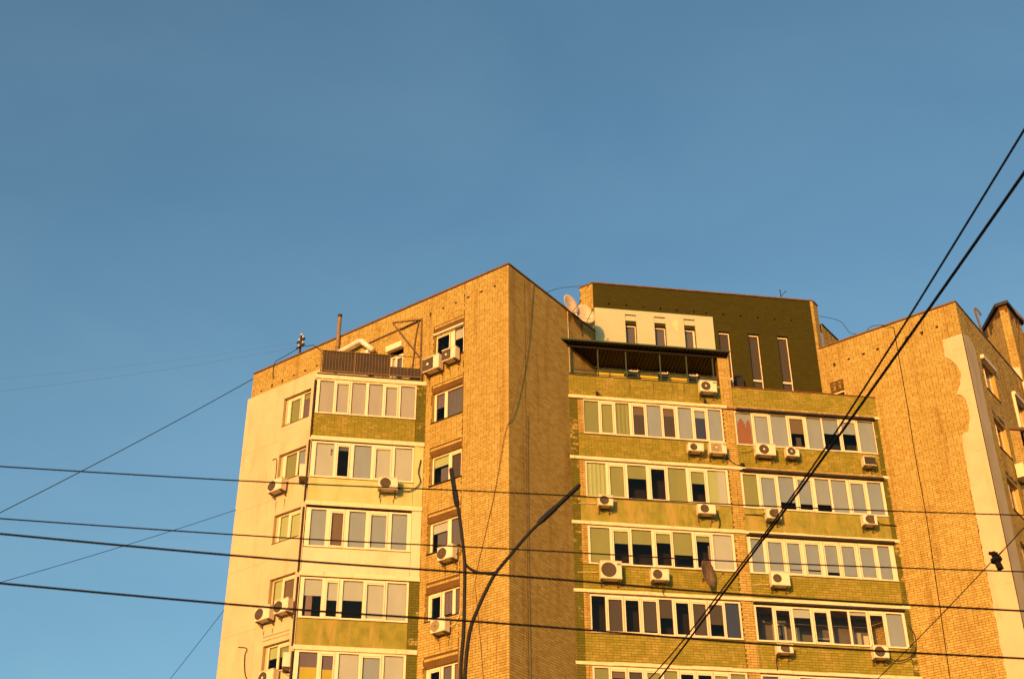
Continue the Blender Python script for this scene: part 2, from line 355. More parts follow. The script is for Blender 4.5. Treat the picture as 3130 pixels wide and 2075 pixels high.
def window(F, s0, s1, z0, z1, off, panes, name='window', inner=None, tin=0.085, rev=False, mull=None, sill=True, pdepth=0.035):
    """frame mesh (the part) with pane, sash and blind sub-parts.
    panes: (a, b, kind, fraction covered, blind colour)  kind 'f' fixed, 's' opening sash"""
    fr = MB(); fd = 0.07
    pn = sorted(panes, key=lambda p: p[0])
    za, zb = z0+0.065, z1-0.06
    fr.fbox(F, s0, s1, z0, za, off-fd, off, 'upvc_white'); fr.fbox(F, s0, s1, zb, z1, off-fd, off, 'upvc_white')
    edges = [s0] + [x for p in pn for x in (p[0], p[1])] + [s1]
    for i in range(0, len(edges), 2):
        if edges[i+1]-edges[i] > 0.004: fr.fbox(F, edges[i], edges[i+1], za, zb, off-fd, off, 'upvc_white')
    if sill: fr.fbox(F, s0-0.01, s1+0.01, z0-0.022, z0-0.002, off-fd, off+0.075, 'upvc_white')
    w = fr.build(name, BLD)
    for p in pn:
        a, b, kind, cov, colr = p[:5]
        ta = zb
        if kind == 's':
            m = 0.05; ta = zb-0.055
            sm = MB()
            sm.fbox(F, a-0.035, b+0.035, ta, zb+0.02, off+0.002, off+0.022, 'upvc_white')
            sm.fbox(F, a-0.035, b+0.035, za-0.03, za+0.02, off+0.002, off+0.022, 'upvc_white')
            sm.fbox(F, a-0.035, a+0.012, za+0.02, ta, off+0.002, off+0.022, 'upvc_white')
            sm.fbox(F, b-0.012, b+0.035, za+0.02, ta, off+0.002, off+0.022, 'upvc_white')
            sm.fbox(F, a+0.002, b-0.002, ta-0.05, ta-0.0, off-0.06, off-0.002, 'upvc_white')
            # thin dark gasket lines round the leaf
            for x in (a-0.037, b+0.036): sm.fbox(F, x-0.003, x+0.003, za-0.03, zb+0.02, off+0.001, off+0.0235, 'gasket')
            sm.build('sash', w)
        g_ = MB(); q4 = [F.P(a, za, off-pdepth), F.P(b, za, off-pdepth), F.P(b, ta, off-pdepth), F.P(a, ta, off-pdepth)]
        g_.face(q4 if F.d.cross(Vector((0, 0, 1))).dot(F.n) > 0 else q4[::-1], 'window_glass'); g_.build('pane', w)
        # dark gasket line round the pane
        gk = MB()
        for (x0, x1, y0, y1) in ((a, b, za, za+0.012), (a, b, ta-0.012, ta), (a, a+0.012, za+0.012, ta-0.012), (b-0.012, b, za+0.012, ta-0.012)):
            gk.fbox(F, x0, x1, y0, y1, off-pdepth, off-pdepth+0.006, 'gasket')
        gk.build('gasket', w)
        if cov > 0:
            bl = MB(); zc = ta - (ta-za)*cov; bo = off-pdepth-0.03
            shape = p[5] if len(p) > 5 else None
            if shape == 'folds':
                n = max(6, int((b-a)/0.045))
                for i in range(n):
                    x0, x1 = a-0.01+(b-a+0.02)*i/n, a-0.01+(b-a+0.02)*(i+1)/n
                    o0, o1 = bo+0.012*math.sin(i*1.9), bo+0.012*math.sin((i+1)*1.9)
                    bl.face([F.P(x0, zc, o0), F.P(x1, zc, o1), F.P(x1, ta+0.02, o1), F.P(x0, ta+0.02, o0)], 'blind_'+colr)
                bl.build('curtain', w, smooth=True)
            else:
                bl.fbox(F, a-0.02, b+0.02, zc, ta+0.03, bo-0.006, bo, 'blind_'+colr)
                if cov < 0.97: bl.fbox(F, a-0.02, b+0.02, zc-0.028, zc, bo-0.010, bo+0.008, 'blind_'+colr)
                bl.build('blind', w)
        for ex in (p[6] if len(p) > 6 else []):      # extra cloth: (fa, fb, za, zb, colour) in fractions of the pane
            fa, fb, y0, y1, c2 = ex
            e = MB(); e.fbox(F, a+(b-a)*fa, a+(b-a)*fb, za+(ta-za)*y0, za+(ta-za)*y1, off-pdepth-0.016, off-pdepth-0.012, 'blind_'+c2); e.build('curtain', w)
    if inner:
        ib = MB(); m, d = inner
        ib.fbox(F, s0-0.05, s1+0.05, z0-0.15, z1+0.1, off-d-0.05, off-d, m); ib.build('room_backdrop', w)  # panel added behind the glass, unlit room tone put into its colour
    return w

# ---- sunlit wall with the window column (frame FB)
SILL = [30.5, 27.78, 25.04, 22.24, 19.6, 16.85]
HEAD = [31.93, 29.13, 26.30, 23.50, 20.68, 17.88]
holes = []
for sl, hd in zip(SILL, HEAD):
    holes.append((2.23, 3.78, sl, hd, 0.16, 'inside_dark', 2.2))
vents = [(0.68, 33.06), (1.35, 33.05), (2.02, 33.04), (2.68, 33.03), (3.34, 33.02), (4.01, 33.0), (11.13, 32.83), (11.81, 32.81), (12.5, 32.8), (13.15, 32.78), (13.82, 32.76), (10.42, 32.84)]
vh = [(s-0.055, s+0.055, z-0.055, z+0.055, 0.2, 'inside_dark', 0) for s, z in vents]
PW = [(10.55, 12.17, 30.35, 31.73), (10.55, 12.15, 27.64, 28.95), (10.55, 12.08, 24.82, 26.1), (10.55, 11.97, 22.02, 23.24), (10.55, 12.0, 19.25, 20.45), (10.55, 12.0, 16.5, 17.7)]
door = (5.42, 6.2, 29.95, 31.95, 0.14, 'inside_dark', 1.8)
wall_b = core(FB, 0, SB, 16.0, TOP-0.02, holes + vh + [door] + [(a, b, p, q, 0.2, 'inside_dark', 1.5) for a, b, p, q in PW], 'mortar', 'brick_wall', 'brick_cream', label='sunlit brick wall left of the near corner, one column of windows')
lint = [(2.23, 3.78, hd, hd+0.36) for hd in HEAD]
lay(FB, 0.0, SB, 16.1, TOP-0.03, 'cream', [h[:4] for h in holes+vh+[door]] + lint + [(7.0, SB+1, 10, 32.5), (2.187, 2.199, 16, 34), (4.0, 4.012, 28.8, 34)], wall_b)
for hd in HEAD:       # stepped lintel: slots painted dark as shadow lines, two proud rows of headers
    lb = MB(); lb.fbox(FB, 2.23, 3.78, hd+0.02, hd+0.36, -0.05, -0.045, 'inside_dark')
    lb.build('lintel_back', wall_b)
    for (p, q, o) in ((hd+0.235, hd+0.325, 0.005), (hd+0.02, hd+0.2, -0.005)):
        n = 12
        for i in range(n):
            a = 2.235 + 1.54*i/n
            BR['cream'].append((FB, a, a+1.54/n-0.012, p, q, o, -0.045, wall_b, False))
MB().fbox(FB, -0.02, SB+0.02, TOP-0.02, TOP+0.05, -0.35, 0.035, 'coping_metal').build('coping', BLD)
# windows of that column
win_b = [
    ([(2.36, 2.8, 'f', 0.36, 'light'), (3.06, 3.7, 's', 0, '')], 'inside_blue'),
    ([(2.33, 3.1, 'f', 0.95, 'net', 'folds'), (3.24, 3.66, 'f', 0.5, 'mauve', 'folds')], 'inside_dark'),
    ([(2.33, 2.8, 's', 0.95, 'dim'), (2.96, 3.7, 'f', 0.32, 'lime', None, [(0.05, 0.55, 0, 0.55, 'net')])], 'inside_blue'),
    ([(2.30, 2.76, 'f', 0.95, 'net', 'folds'), (2.93, 3.66, 'f', 0.3, 'light', None, [(0.1, 0.7, 0, 0.62, 'net')])], 'inside_dark'),
    ([(2.28, 2.5, 'f', 0.95, 'net', 'folds'), (2.63, 3.02, 'f', 0.9, 'mauve', 'folds'), (3.17, 3.6, 's', 0, '')], 'inside_dark'),
    ([(2.28, 2.48, 'f', 0.9, 'pink', 'folds'), (2.6, 2.99, 'f', 0.6, 'net'), (3.13, 3.56, 's', 0, '')], 'inside_dark')]
for (pn, _), sl, hd in zip(win_b, SILL, HEAD):
    window(FB, 2.25, 3.76, sl+0.02, hd, -0.13, pn, sill=False)
    MB().fbox(FB, 2.2, 3.8, sl-0.03, sl-0.002, -0.16, 0.06, 'drip_metal').build('window_sill', BLD)
# metal hood of the uppermost window
MB().fbox(FB, 2.25, 3.80, 31.86, 31.93, -0.1, 0.03, 'upvc_white').build('shutter_box', BLD)
# terrace door with its roller shutter box
window(FB, 5.44, 6.18, 30.0, 31.72, -0.09, [(5.52, 5.82, 's', 0.9, 'net', 'folds'), (5.92, 6.1, 'f', 1, 'light')], name='balcony_door', sill=False)
sb = MB(); sb.fbox(FB, 5.38, 6.24, 31.9, 32.16, 0.0, 0.2, 'upvc_white'); sb.build('shutter_box', BLD)

# ---- plastered insulation on that wall
ph = [(a, b, p, q, 0.1, None, 0) for a, b, p, q in PW]
core(FB, 7.2, SB+0.1, 16.0, 32.52, ph, 'plaster_cream', 'plaster_wall', 'plaster_beige', off=0.1, label='pale plastered part of the sunlit wall at the left end')
pe = MB(); pe.face([FB.P(7.2, 32.52, 0.1), FB.P(SB+0.1, 32.52, 0.1), FB.P(SB+0.1, 32.52, 0), FB.P(7.2, 32.52, 0)], 'plaster_beige')
FE = Frame(FB.P(SB+0.1, 0, 0.1), (Q, Q, 0), (-Q, Q, 0))
pe.face([FE.P(0, 16, 0), FE.P(6, 16, 0), FE.P(6, 32.52, 0), FE.P(0, 32.52, 0)], 'plaster_cream')
pe.build('plaster_edge', BLD)
# faint joint lines between plaster sheets and the raised head moulding on the lowest visible window
pj = MB()
for z in (29.66, 26.88, 24.1, 21.3, 18.5): pj.fbox(FB, 12.3, SB+0.09, z, z+0.02, 0.1, 0.106, 'plaster_beige')
pj.fbox(FB, 12.55, 12.57, 16.5, 32.5, 0.1, 0.104, 'plaster_beige'); pj.build('plaster_joint', BLD)
pm = MB(); pm.fbox(FB, 10.6, 12.06, 20.82, 20.86, 0.1, 0.14, 'plaster_cream'); pm.fbox(FB, 10.6, 12.04, 20.66, 20.7, 0.1, 0.135, 'plaster_cream'); pm.build('window_moulding', BLD)
pw_p = [
    [(10.6, 11.1, 'f', 0.2, 'green', None, [(0, 1, 0, 0.75, 'mauve')]), (11.27, 11.85, 's', 0.95, 'olive')],
    [(10.6, 11.12, 'f', 0.6, 'lilac'), (11.22, 11.85, 'f', 0.95, 'olive')],
    [(10.68, 11.22, 's', 1, 'lime'), (11.38, 11.85, 'f', 1, 'lime')],
    [(10.7, 11.28, 's', 0.97, 'brown'), (11.4, 11.85, 'f', 1, 'lime')],
    [(10.68, 11.2, 's', 0.4, 'olive'), (11.33, 11.8, 'f', 0.42, 'lime')],
    [(10.68, 11.2, 's', 0.4, 'olive'), (11.33, 11.8, 'f', 0.42, 'lime')]]
for (a, b, p, q), pn in zip(PW, pw_p):
    window(FB, a+0.005, b-0.12, p+0.02, q-0.005, -0.06, pn, sill=False)
    MB().fbox(FB, a, b, p-0.025, p-0.002, -0.1, 0.13, 'coping_metal').build('window_sill', BLD)
    MB().fbox(FB, b-0.118, b-0.006, p+0.02, q-0.005, -0.06, -0.055, 'plaster_beige').build('window_reveal', BLD)

# ---- wall in raking light right of the near corner (frame FC)
wall_c = core(FC, 0, SCW, 16.0, TOP-0.02, [], 'mortar', 'brick_wall', label='brick wall in raking light right of the near corner')
lay(FC, 0.0, SCW, 16.1, TOP-0.03, 'cream', [(0.99, 1.005, 10, 33.75)], wall_c, soff=0.1)
MB().fbox(FC, 0.04, SCW+0.02, TOP-0.02, TOP+0.05, -0.35, 0.035, 'coping_metal').build('coping', BLD)
MB().tube([FC.P(1.06, 33.75, 0.02), FC.P(1.08, 16, 0.02)], 0.009, 'rusty_metal', 6).tube([FC.P(1.2, 27.4, 0.02), FC.P(1.19, 22, 0.02), FC.P(1.24, 16, 0.02)], 0.013, 'bracket_metal', 6).build('wall_conduit', BLD)
MB().fbox(FC, 2.25, 2.75, 28.42, 28.47, 0, 0.016, 'plaster_beige').build('mortar_patch', BLD)

# ---- bay wall behind the balconies and the green penthouse on top of it (frame FP)
slits = [(12.45, 12.95), (13.75, 14.27), (15.09, 15.60), (16.64, 17.16), (18.0, 18.5), (19.33, 19.83)]
bayh = [(a, b, 31.2, 34.36, 0.22, 'inside_dark', 1.5) for a, b in slits]
pv = [(11.78, 35.33), (12.57, 35.32), (13.34, 35.31), (14.11, 35.30), (14.86, 35.29), (15.64, 35.28), (16.19, 35.27), (16.97, 35.26), (17.76, 35.25), (18.55, 35.24), (19.33, 35.23), (20.1, 35.22)]
pvh = [(s-0.035, s+0.035, z-0.055, z+0.055, 0.15, 'inside_dark', 0) for s, z in pv]
PT = 36.36
wall_p = core(FP, 11.08, 21.2, 29.0, PT, bayh+pvh, 'mortar_olive', 'penthouse_wall', 'mortar_olive', label='dark olive penthouse front with slit windows')
slint = [(a, b, 34.36, 34.80) for a, b in slits]
lay(FP, 11.1, 21.07, 29.7, PT-0.01, 'olive', [h[:4] for h in bayh+pvh] + slint + [(11.0, 16.43, 10, 35.03)], wall_p, proud=0.006)
lay(FP, 21.085, 21.21, 29.7, PT-0.01, 'cream', (), wall_p)
for a, b in slits[3:]:
    lb = MB(); lb.fbox(FP, a, b, 34.37, 34.80, -0.07, -0.06, 'inside_dark'); lb.build('lintel_back', wall_p)  # dark backing paints the shadow in the slit lintels
    for (p, q, o) in ((34.66, 34.745, -0.005), (34.40, 34.60, -0.01)):
        for i in range(4):
            x = a+0.01 + (b-a-0.02)*i/4; BR['olive'].append((FP, x, x+(b-a-0.02)/4-0.01, p, q, o, -0.06, wall_p, False))
# the part insulated and painted pale
insul = [(a, b, 31.2, 34.80, 0.1, None, 0) for a, b in slits[:3]]
core(FP, 11.1, 16.43, 29.7, 31.9, [(a, b, 31.2, 31.9, 0.1, None, 0) for a, b in slits[:3]], 'plaster_yellow', 'yellow_panel', 'plaster_yellow', off=0.09)
mb_panel = core(FP, 11.1, 16.43, 31.9, 35.03, [(a, b, 31.9, 34.80, 0.1, None, 0) for a, b in slits[:3]], 'plaster_mint', 'pale_panel', 'plaster_mint', off=0.09, label='pale painted insulation panel with three slit windows')
pp = MB()
for (x, y) in ((11.1, 0), (16.43, 0)):
    pp.face([FP.P(x, 29.7, 0.09), FP.P(x, 35.03, 0.09), FP.P(x, 35.03, 0), FP.P(x, 29.7, 0)], 'plaster_mint')
pp.face([FP.P(11.1, 35.03, 0.09), FP.P(16.43, 35.03, 0.09), FP.P(16.43, 35.03, 0), FP.P(11.1, 35.03, 0)], 'plaster_mint')
for a, b in slits[:3]: pp.fbox(FP, a, b, 34.5, 34.76, -0.06, 0.055, 'plaster_mint')
pp.build('panel_edge', BLD)
st = MB()
rs = random.Random(3)
for cx_, cz_, rx, rz in ((14.72, 34.45, 0.16, 0.28), (14.7, 34.0, 0.13, 0.2), (14.66, 34.75, 0.1, 0.18), (14.68, 33.6, 0.08, 0.12)):
    pts = [FP.P(cx_+rx*math.cos(t)*rs.uniform(0.7, 1.15), cz_+rz*math.sin(t)*rs.uniform(0.7, 1.15), 0.093+cx_*0.0) for t in [i*math.pi/9 for i in range(18)]]
    st.face(pts, 'green_stain')
    break
st.build('green_stain', BLD)
MB().fbox(FP, 11.02, 21.26, PT, PT+0.06, -0.4, 0.05, 'coping_metal').build('coping', BLD)
for i, (a, b) in enumerate(slits):
    off = -0.12
    fr = window(FP, a+0.004, b-0.004, 31.22, 34.35, off, [(a+0.03, b-(0.035 if i != 2 else 0.08), 'f', 0.92 if i < 3 else 1.0, 'net' if i < 3 else 'dim')], name='slit_window', sill=False)
    MB().fbox(FP, a+0.03, b-0.035, 31.98, 32.06, off-0.03, off+0.015, 'upvc_white').build('transom', fr)
# return walls of the penthouse
FPL = Frame((11.08, 49.35, 0), (-Q, Q, 0), (-Q, -Q, 0)); FPR = Frame((21.21, 49.35, 0), (Q, Q, 0), (Q, -Q, 0))
wl = core(FPL, 0, 0.69, 33, PT, [], 'mortar', 'brick_wall', label='sunlit brick side of the penthouse'); lay(FPL, 0, 0.69, 33.3, PT-0.01, 'cream', (), wl)
wr = core(FPR, 0, 0.47, 33, PT, [], 'mortar', 'brick_wall', label='shaded brick side of the penthouse'); lay(FPR, 0, 0.47, 33.3, PT-0.01, 'cream', (), wr)
# penthouse left side only reaches as far as the photo shows: a free-standing wall head
MB().fbox(FPL, 0.02, 0.72, PT, PT+0.06, -0.4, 0.05, 'coping_metal').build('coping', BLD)
MB().fbox(FPR, 0.02, 0.5, PT, PT+0.06, -0.4, 0.05, 'coping_metal').build('coping', BLD)
hb = MB()
for a, b in (((10.592, 49.838), (12.0, 56)), ((12.0, 56), (20.5, 56)), ((20.5, 56), (21.54, 49.68))): hb.face([(*a, 33), (*b, 33), (*b, PT), (*a, PT)], 'brick_cream')
hb.build('penthouse_back', BLD)
bayw = core(FP, 11.08, 21.2, 0, 29.0, [], 'inside_brown', 'bay_wall')

# ---- right-hand walls
B2H = [(5.35, 5.98, 30.3, 31.52, 0.16, 'inside_dark', 1.5)]
v2 = [(0.95, 32.92), (1.61, 32.90), (2.29, 32.88), (2.95, 32.87), (3.62, 32.85), (4.28, 32.83), (4.96, 32.81), (5.64, 32.79)]
v2h = [(s-0.055, s+0.055, z-0.055, z+0.055, 0.2, 'inside_dark', 0) for s, z in v2]
wall_b2 = core(FB2, 0, SB2, 16.0, TOP-0.02, B2H+v2h, 'mortar', 'brick_wall', 'brick_cream', label='broad sunlit brick wall at the right with a torn plaster strip')
OUT = [(32.24, 0.81), (31.44, 0.84), (31.19, 0.64), (30.87, 0.43), (30.46, 0.35), (30.01, 0.45), (29.6, 0.68), (29.49, 0.50), (29.19, 0.34), (28.6, 0.32), (28.24, 0.39), (27.82, 0.55), (27.76, 0.8), (27.03, 0.85), (24.45, 0.87), (21.45, 0.9), (17.8, 0.93), (15.9, 0.93)]
def outline(z):
    if z > 32.24: return 0.0
    for (z0, s0), (z1, s1) in zip(OUT, OUT[1:]):
        if z1 <= z <= z0: return s0 + (s1-s0)*(z0-z)/(z0-z1)
    return 0.93
lay(FB2, 0.0, SB2, 16.5, TOP-0.03, 'cream', [h[:4] for h in B2H+v2h] + [(5.35, 5.98, 31.5, 31.95)], wall_b2, limit=outline)
lb = MB(); lb.fbox(FB2, 5.35, 5.98, 31.53, 31.95, -0.05, -0.045, 'inside_dark'); lb.build('lintel_back', wall_b2)  # shadow of the recessed lintel painted as a dark backing
for (p, q) in ((31.84, 31.92), (31.58, 31.76)):
    for i in range(5): BR['cream'].append((FB2, 5.36+0.122*i, 5.36+0.122*i+0.11, p, q, 0.0, -0.045, wall_b2, False))
window(FB2, 5.36, 5.97, 30.32, 31.50, -0.12, [(5.42, 5.78, 'f', 0, '')], sill=False)
MB().fbox(FB2, -0.02, SB2, TOP-0.02, TOP+0.05, -0.35, 0.035, 'coping_metal').build('coping', BLD)
# the plaster strip wrapping the right-hand corner
pl = MB(); th = 0.045
dense = []
for (z0, s0), (z1, s1) in zip(OUT, OUT[1:]):
    n = max(1, int((z0-z1)/0.12))
    for i in range(n): dense.append((z0+(z1-z0)*i/n, s0+(s1-s0)*i/n + random.Random(len(dense)).uniform(-0.022, 0.022)))
dense.append(OUT[-1])
for (z0, s0), (z1, s1) in zip(dense, dense[1:]):
    pl.face([FB2.P(-0.02, z0, th), FB2.P(s0, z0, th), FB2.P(s1, z1, th), FB2.P(-0.02, z1, th)], 'plaster_cream')
    pl.face([FB2.P(s0, z0, th), FB2.P(s0, z0, 0), FB2.P(s1, z1, 0), FB2.P(s1, z1, th)], 'plaster_cream')
pl.face([FB2.P(-0.02, 32.24, th), FB2.P(0.81, 32.24, th), FB2.P(0.81, 32.24, 0), FB2.P(-0.02, 32.24, 0)], 'plaster_cream')
OC = [(32.34, 0.0), (32.38, 0.35), (32.5, 0.75), (32.47, 1.05), (32.35, 1.3), (32.0, 1.4), (30.0, 1.27), (26.8, 1.24), (24.2, 1.25), (16, 1.25)]
pl.face([FC2.P(-0.02, 15.9, th)] + [FC2.P(-0.02 if i == 0 else s, z, th) for i, (z, s) in enumerate(OC)], 'plaster_cream')
pl.build('plaster_strip', BLD, label='torn strip of pale plaster wrapped round the right-hand corner')
for z in (31.55, 29.6, 26.9, 24.1, 21.3):
    MB().fbox(FB2, 0.0, 0.36, z, z+0.012, th, th+0.003, 'plaster_seam').build('plaster_joint', BLD)

c2w = [(2.05, 3.6, 30.62, 32.1), (2.05, 3.5, 27.86, 29.3), (2.05, 3.4, 25.08, 26.5), (2.05, 3.4, 22.3, 23.7), (5.9, 7.4, 30.4, 32.1)]
c2h = [(a, b, p, q, 0.22, 'inside_dark', 1.5) for a, b, p, q in c2w]
wall_c2 = core(FC2, 0, SC2, 16.0, TOP-0.02, c2h, 'mortar', 'brick_wall', 'brick_cream', label='shaded brick wall at the right edge with windows')
lay(FC2, 0.0, SC2, 17.5, TOP-0.03, 'cream', [h[:4] for h in c2h] + [(-1, 1.3, 10, 32.3)], wall_c2, soff=0.05)
MB().fbox(FC2, 0.04, SC2, TOP-0.02, TOP+0.05, -0.35, 0.035, 'coping_metal').build('coping', BLD)
for i, (a, b, p, q) in enumerate(c2w):
    window(FC2, a+0.005, b-0.005, p+0.02, q-0.005, -0.16, [(a+0.08, (a+b)/2-0.05, 's', 1.0 if i in (0, 4) else 0.3, 'grey'), ((a+b)/2+0.05, b-0.08, 'f', 1.0 if i in (0, 4) else 0, 'grey')], sill=False)
    MB().fbox(FC2, a-0.03, b+0.03, p-0.03, p-0.002, -0.2, 0.05, 'drip_metal').build('window_sill', BLD)
    if i in (0, 4):
        MB().fbox(FC2, a-0.02, b+0.02, q-0.05, q+0.12, -0.05, 0.16, 'upvc_white').build('shutter_box', BLD)
    elif i < 3:
        MB().fbox(FC2, a, b, q+0.12, q+0.3, 0.0, 0.014, 'drip_metal').build('lintel_dark_plate', BLD)  # dark plate laid on the wall where a slot would sit
MB().fbox(FC2, 5.8, 5.9, 30.3, 32.1, 0, 0.12, 'upvc_white').build('shutter_guide', BLD)

# ---- roof and the unseen backs that close the block
poly = [tuple(FB.P(SB, 0)[:2]), T1[:2], (11.08, 49.35), (21.2, 49.35), T2[:2], tuple(FC2.P(SC2, 0)[:2]), (36, 68), (4, 68)]
rp = poly[:2] + [(10.6, 49.1), (10.2, 51.4), (22.0, 51.4), (21.7, 49.1)] + poly[4:]
MB().prism(rp, ROOF-0.3, ROOF, 'roof_felt').build('roof', BLD)
bk = MB()
for i in range(5, 8):
    a, b = poly[i], poly[(i+1) % 8]
    bk.face([(*a, 0), (*b, 0), (*b, TOP), (*a, TOP)], 'brick_cream')
bk.build('rear_wall', BLD)
for i, nm in ((0, 'lower_wall'), (1, 'lower_wall'), (3, 'lower_wall'), (4, 'lower_wall')):
    a, b = poly[i], poly[i+1]; m = MB(); m.face([(*a, 0), (*b, 0), (*b, 16), (*a, 16)], 'brick_cream'); m.build(nm, BLD)
MB().prism([(11.12, 49.4), (21.16, 49.4), (21.5, 49.72), (20.5, 56), (12.0, 56), (10.64, 49.87)], PT-0.2, PT-0.02, 'roof_felt').build('roof', BLD)
# lift housing behind the right-hand parapet, one roof wall beyond it
FH = Frame((21.95, 50.05, 0), (Q, Q, 0), (Q, -Q, 0))
hw = core(FH, -0.5, 7, 33.3, 35.42, [], 'mortar', 'roof_housing_wall', label='rooftop housing wall just right of the penthouse'); lay(FH, -0.45, 2.6, 33.5, 35.4, 'cream', (), hw)
MB().fbox(FH, -0.4, 7, 35.42, 35.48, -0.3, 0.05, 'drip_metal').build('coping', BLD)

# ---- balconies of the main bay
TOPS = [29.68, 26.90, 24.10, 21.32, 18.53, 15.74]
SILL_L = [27.97, 25.15, 22.37, 19.65, 16.9]; HEAD_L = [29.55, 26.74, 23.95, 21.15, 18.39]
SILL_R = [27.92, 25.11, 22.35, 19.63, 16.9]; HEAD_R = [29.50, 26.68, 23.88, 21.07, 18.36]
for i, z in enumerate(TOPS):
    sl = MB()
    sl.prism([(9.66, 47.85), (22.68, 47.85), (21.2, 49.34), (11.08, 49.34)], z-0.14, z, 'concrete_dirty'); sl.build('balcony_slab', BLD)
    if i == 0: pieces = [(9.5, 16.17, 'concrete_white'), (16.17, 22.5, 'concrete_dirty'), (22.5, 22.82, 'concrete_white')]
    elif i == 1: pieces = [(9.5, 16.75, 'concrete_white'), (16.75, 22.5, 'concrete_dirty'), (22.5, 22.83, 'concrete_white')]
    else: pieces = [(9.5, 16.45, 'concrete_white'), (16.45, 22.83, 'concrete_white')]
    rj = random.Random(i)
    for a, b, m in pieces:      # the edge is chipped: short lengths of slightly different height
        x = a
        while x < b-0.01:
            L = min(rj.uniform(0.5, 1.6), b-x)
            if b-x-L < 0.3: L = b-x
            h = rj.uniform(-0.012, 0.012)
            e = MB(); e.fbox(FA, x, x+L, z-0.125+h*0.6, z+0.0+h, -0.03, 0.035+rj.uniform(0, 0.01), m); e.build('slab_edge', BLD)
            x += L
    if i < 4:
        d = MB(); d.fbox(FA, 16.55, 22.5, z-0.20, z-0.13, -0.03, 0.16 if i < 3 else 0.07, 'drip_metal'); d.build('drip_flashing', BLD, label='dark metal flashing above the right-hand glazing')
KL = ['lime', 'plaster', 'lime', 'lime']; 
def parapet(F, s0, s1, z0, z1, kind, name='parapet_wall', soff=0.0, back=0.14, off=-0.012):
    mb = MB(); mat = {'lime': 'mortar_green', 'cream': 'mortar', 'dark_green': 'mortar_dark_green'}.get(kind, kind)
    mb.fbox(F, s0, s1, z0, z1, off-back, off, mat); p = mb.build(name, BLD)
    if kind in BR: lay(F, s0, s1, z0+0.01, z1-0.008, kind, (), p, soff=soff, off=off)
    return p
# uppermost parapets
parapet(FA, 9.53, 15.96, 29.69, 30.64, 'lime'); parapet(FA, 16.48, 22.8, 29.69, 30.60, 'lime')
MB().fbox(FA, 16.48, 22.82, 30.605, 30.64, -0.18, 0.03, 'coping_red').build('coping', BLD)
MB().fbox(FA, 9.5, 15.96, 30.645, 30.67, -0.18, 0.02, 'green_metal').build('coping', BLD)
parapet(FA, 15.975, 16.465, 29.69, 32.05, 'cream', 'brick_pillar', back=0.3)
for i in range(5):
    zt, zs, zb = TOPS[i]-0.145, SILL_L[i]-0.03, (TOPS[i+1] if i < 5 else 0)+0.005
    parapet(FA, 15.975, 16.465, zb, zt, 'cream', 'brick_pillar', soff=0.05)
    parapet(FA, 9.53, 9.895, zb, zt, 'dark_green', 'brick_pier', off=-0.02)
    parapet(FA, 22.5, 22.79, zb, zt, 'dark_green', 'brick_pier', off=-0.02)
    parapet(FA, 9.905, 10.13, SILL_L[i]-0.03, zt, 'cream', 'brick_pier')
    kl = ['lime', 'plaster_olive', 'lime', 'lime', 'lime'][i]
    parapet(FA, 9.905, 15.965, zb, SILL_L[i]-0.035, kl)
    parapet(FA, 16.475, 22.49, zb, SILL_R[i]-0.035, kl, soff=0.07)
# glazing
GL = [
 [(10.17, 10.77, 'f', 1, 'olive'), (10.88, 11.35, 's', 1, 'green'), (11.48, 12.04, 'f', 1, 'green', 'folds'), (12.19, 12.67, 's', 0.3, 'brown', None, [(0, 1, 0, 0.7, 'dim')]), (12.78, 13.37, 'f', 1, 'grey'), (13.45, 13.93, 's', 0.28, 'brown', None, [(0, 1, 0, 0.72, 'dim')]), (14.09, 14.66, 'f', 1, 'grey'), (14.77, 15.23, 's', 0.28, 'grey', None, [(0, 1, 0, 0.73, 'blue')]), (15.36, 15.91, 'f', 1, 'grey')],
 [(10.2, 10.96, 'f', 1, 'lime', 'folds'), (11.11, 11.69, 's', 1, 'green'), (11.84, 12.6, 'f', 0.37, 'green'), (12.78, 13.36, 's', 0, ''), (13.49, 14.23, 'f', 1, 'green'), (14.41, 14.98, 's', 0.38, 'green'), (15.12, 15.87, 'f', 1, 'lime', None, [(0.55, 1, 0, 1, 'light')])],
 [(10.24, 11.01, 'f', 0.95, 'green'), (11.15, 11.74, 's', 0.37, 'green'), (11.87, 12.66, 'f', 0.38, 'green'), (12.82, 13.41, 's', 0.28, 'green'), (13.51, 14.27, 'f', 0.62, 'green'), (14.42, 14.98, 's', 0.17, 'olive', None, [(0.85, 1, 0, 0.7, 'pink')]), (15.11, 15.87, 'f', 1, 'light')],
 [(10.2, 10.73, 'f', 0, ''), (10.83, 11.37, 's', 1, 'dim'), (11.48, 12.01, 's', 0, ''), (12.15, 12.69, 's', 0.9, 'dim'), (12.79, 13.3, 'f', 0.5, 'dim'), (13.42, 13.93, 's', 0, ''), (14.08, 14.6, 's', 0.95, 'dim'), (14.71, 15.25, 's', 0.6, 'dim'), (15.35, 15.9, 'f', 1, 'blue')],
 [(10.22, 10.75, 'f', 0.5, 'olive'), (10.85, 11.37, 's', 0.2, 'brown'), (11.49, 12.0, 's', 0.3, 'dim'), (12.17, 12.69, 's', 1, 'green'), (12.81, 13.32, 'f', 1, 'green'), (13.43, 13.93, 's', 0, ''), (14.08, 14.61, 's', 0, ''), (14.72, 15.23, 's', 1, 'green'), (15.34, 15.9, 'f', 1, 'olive')]]
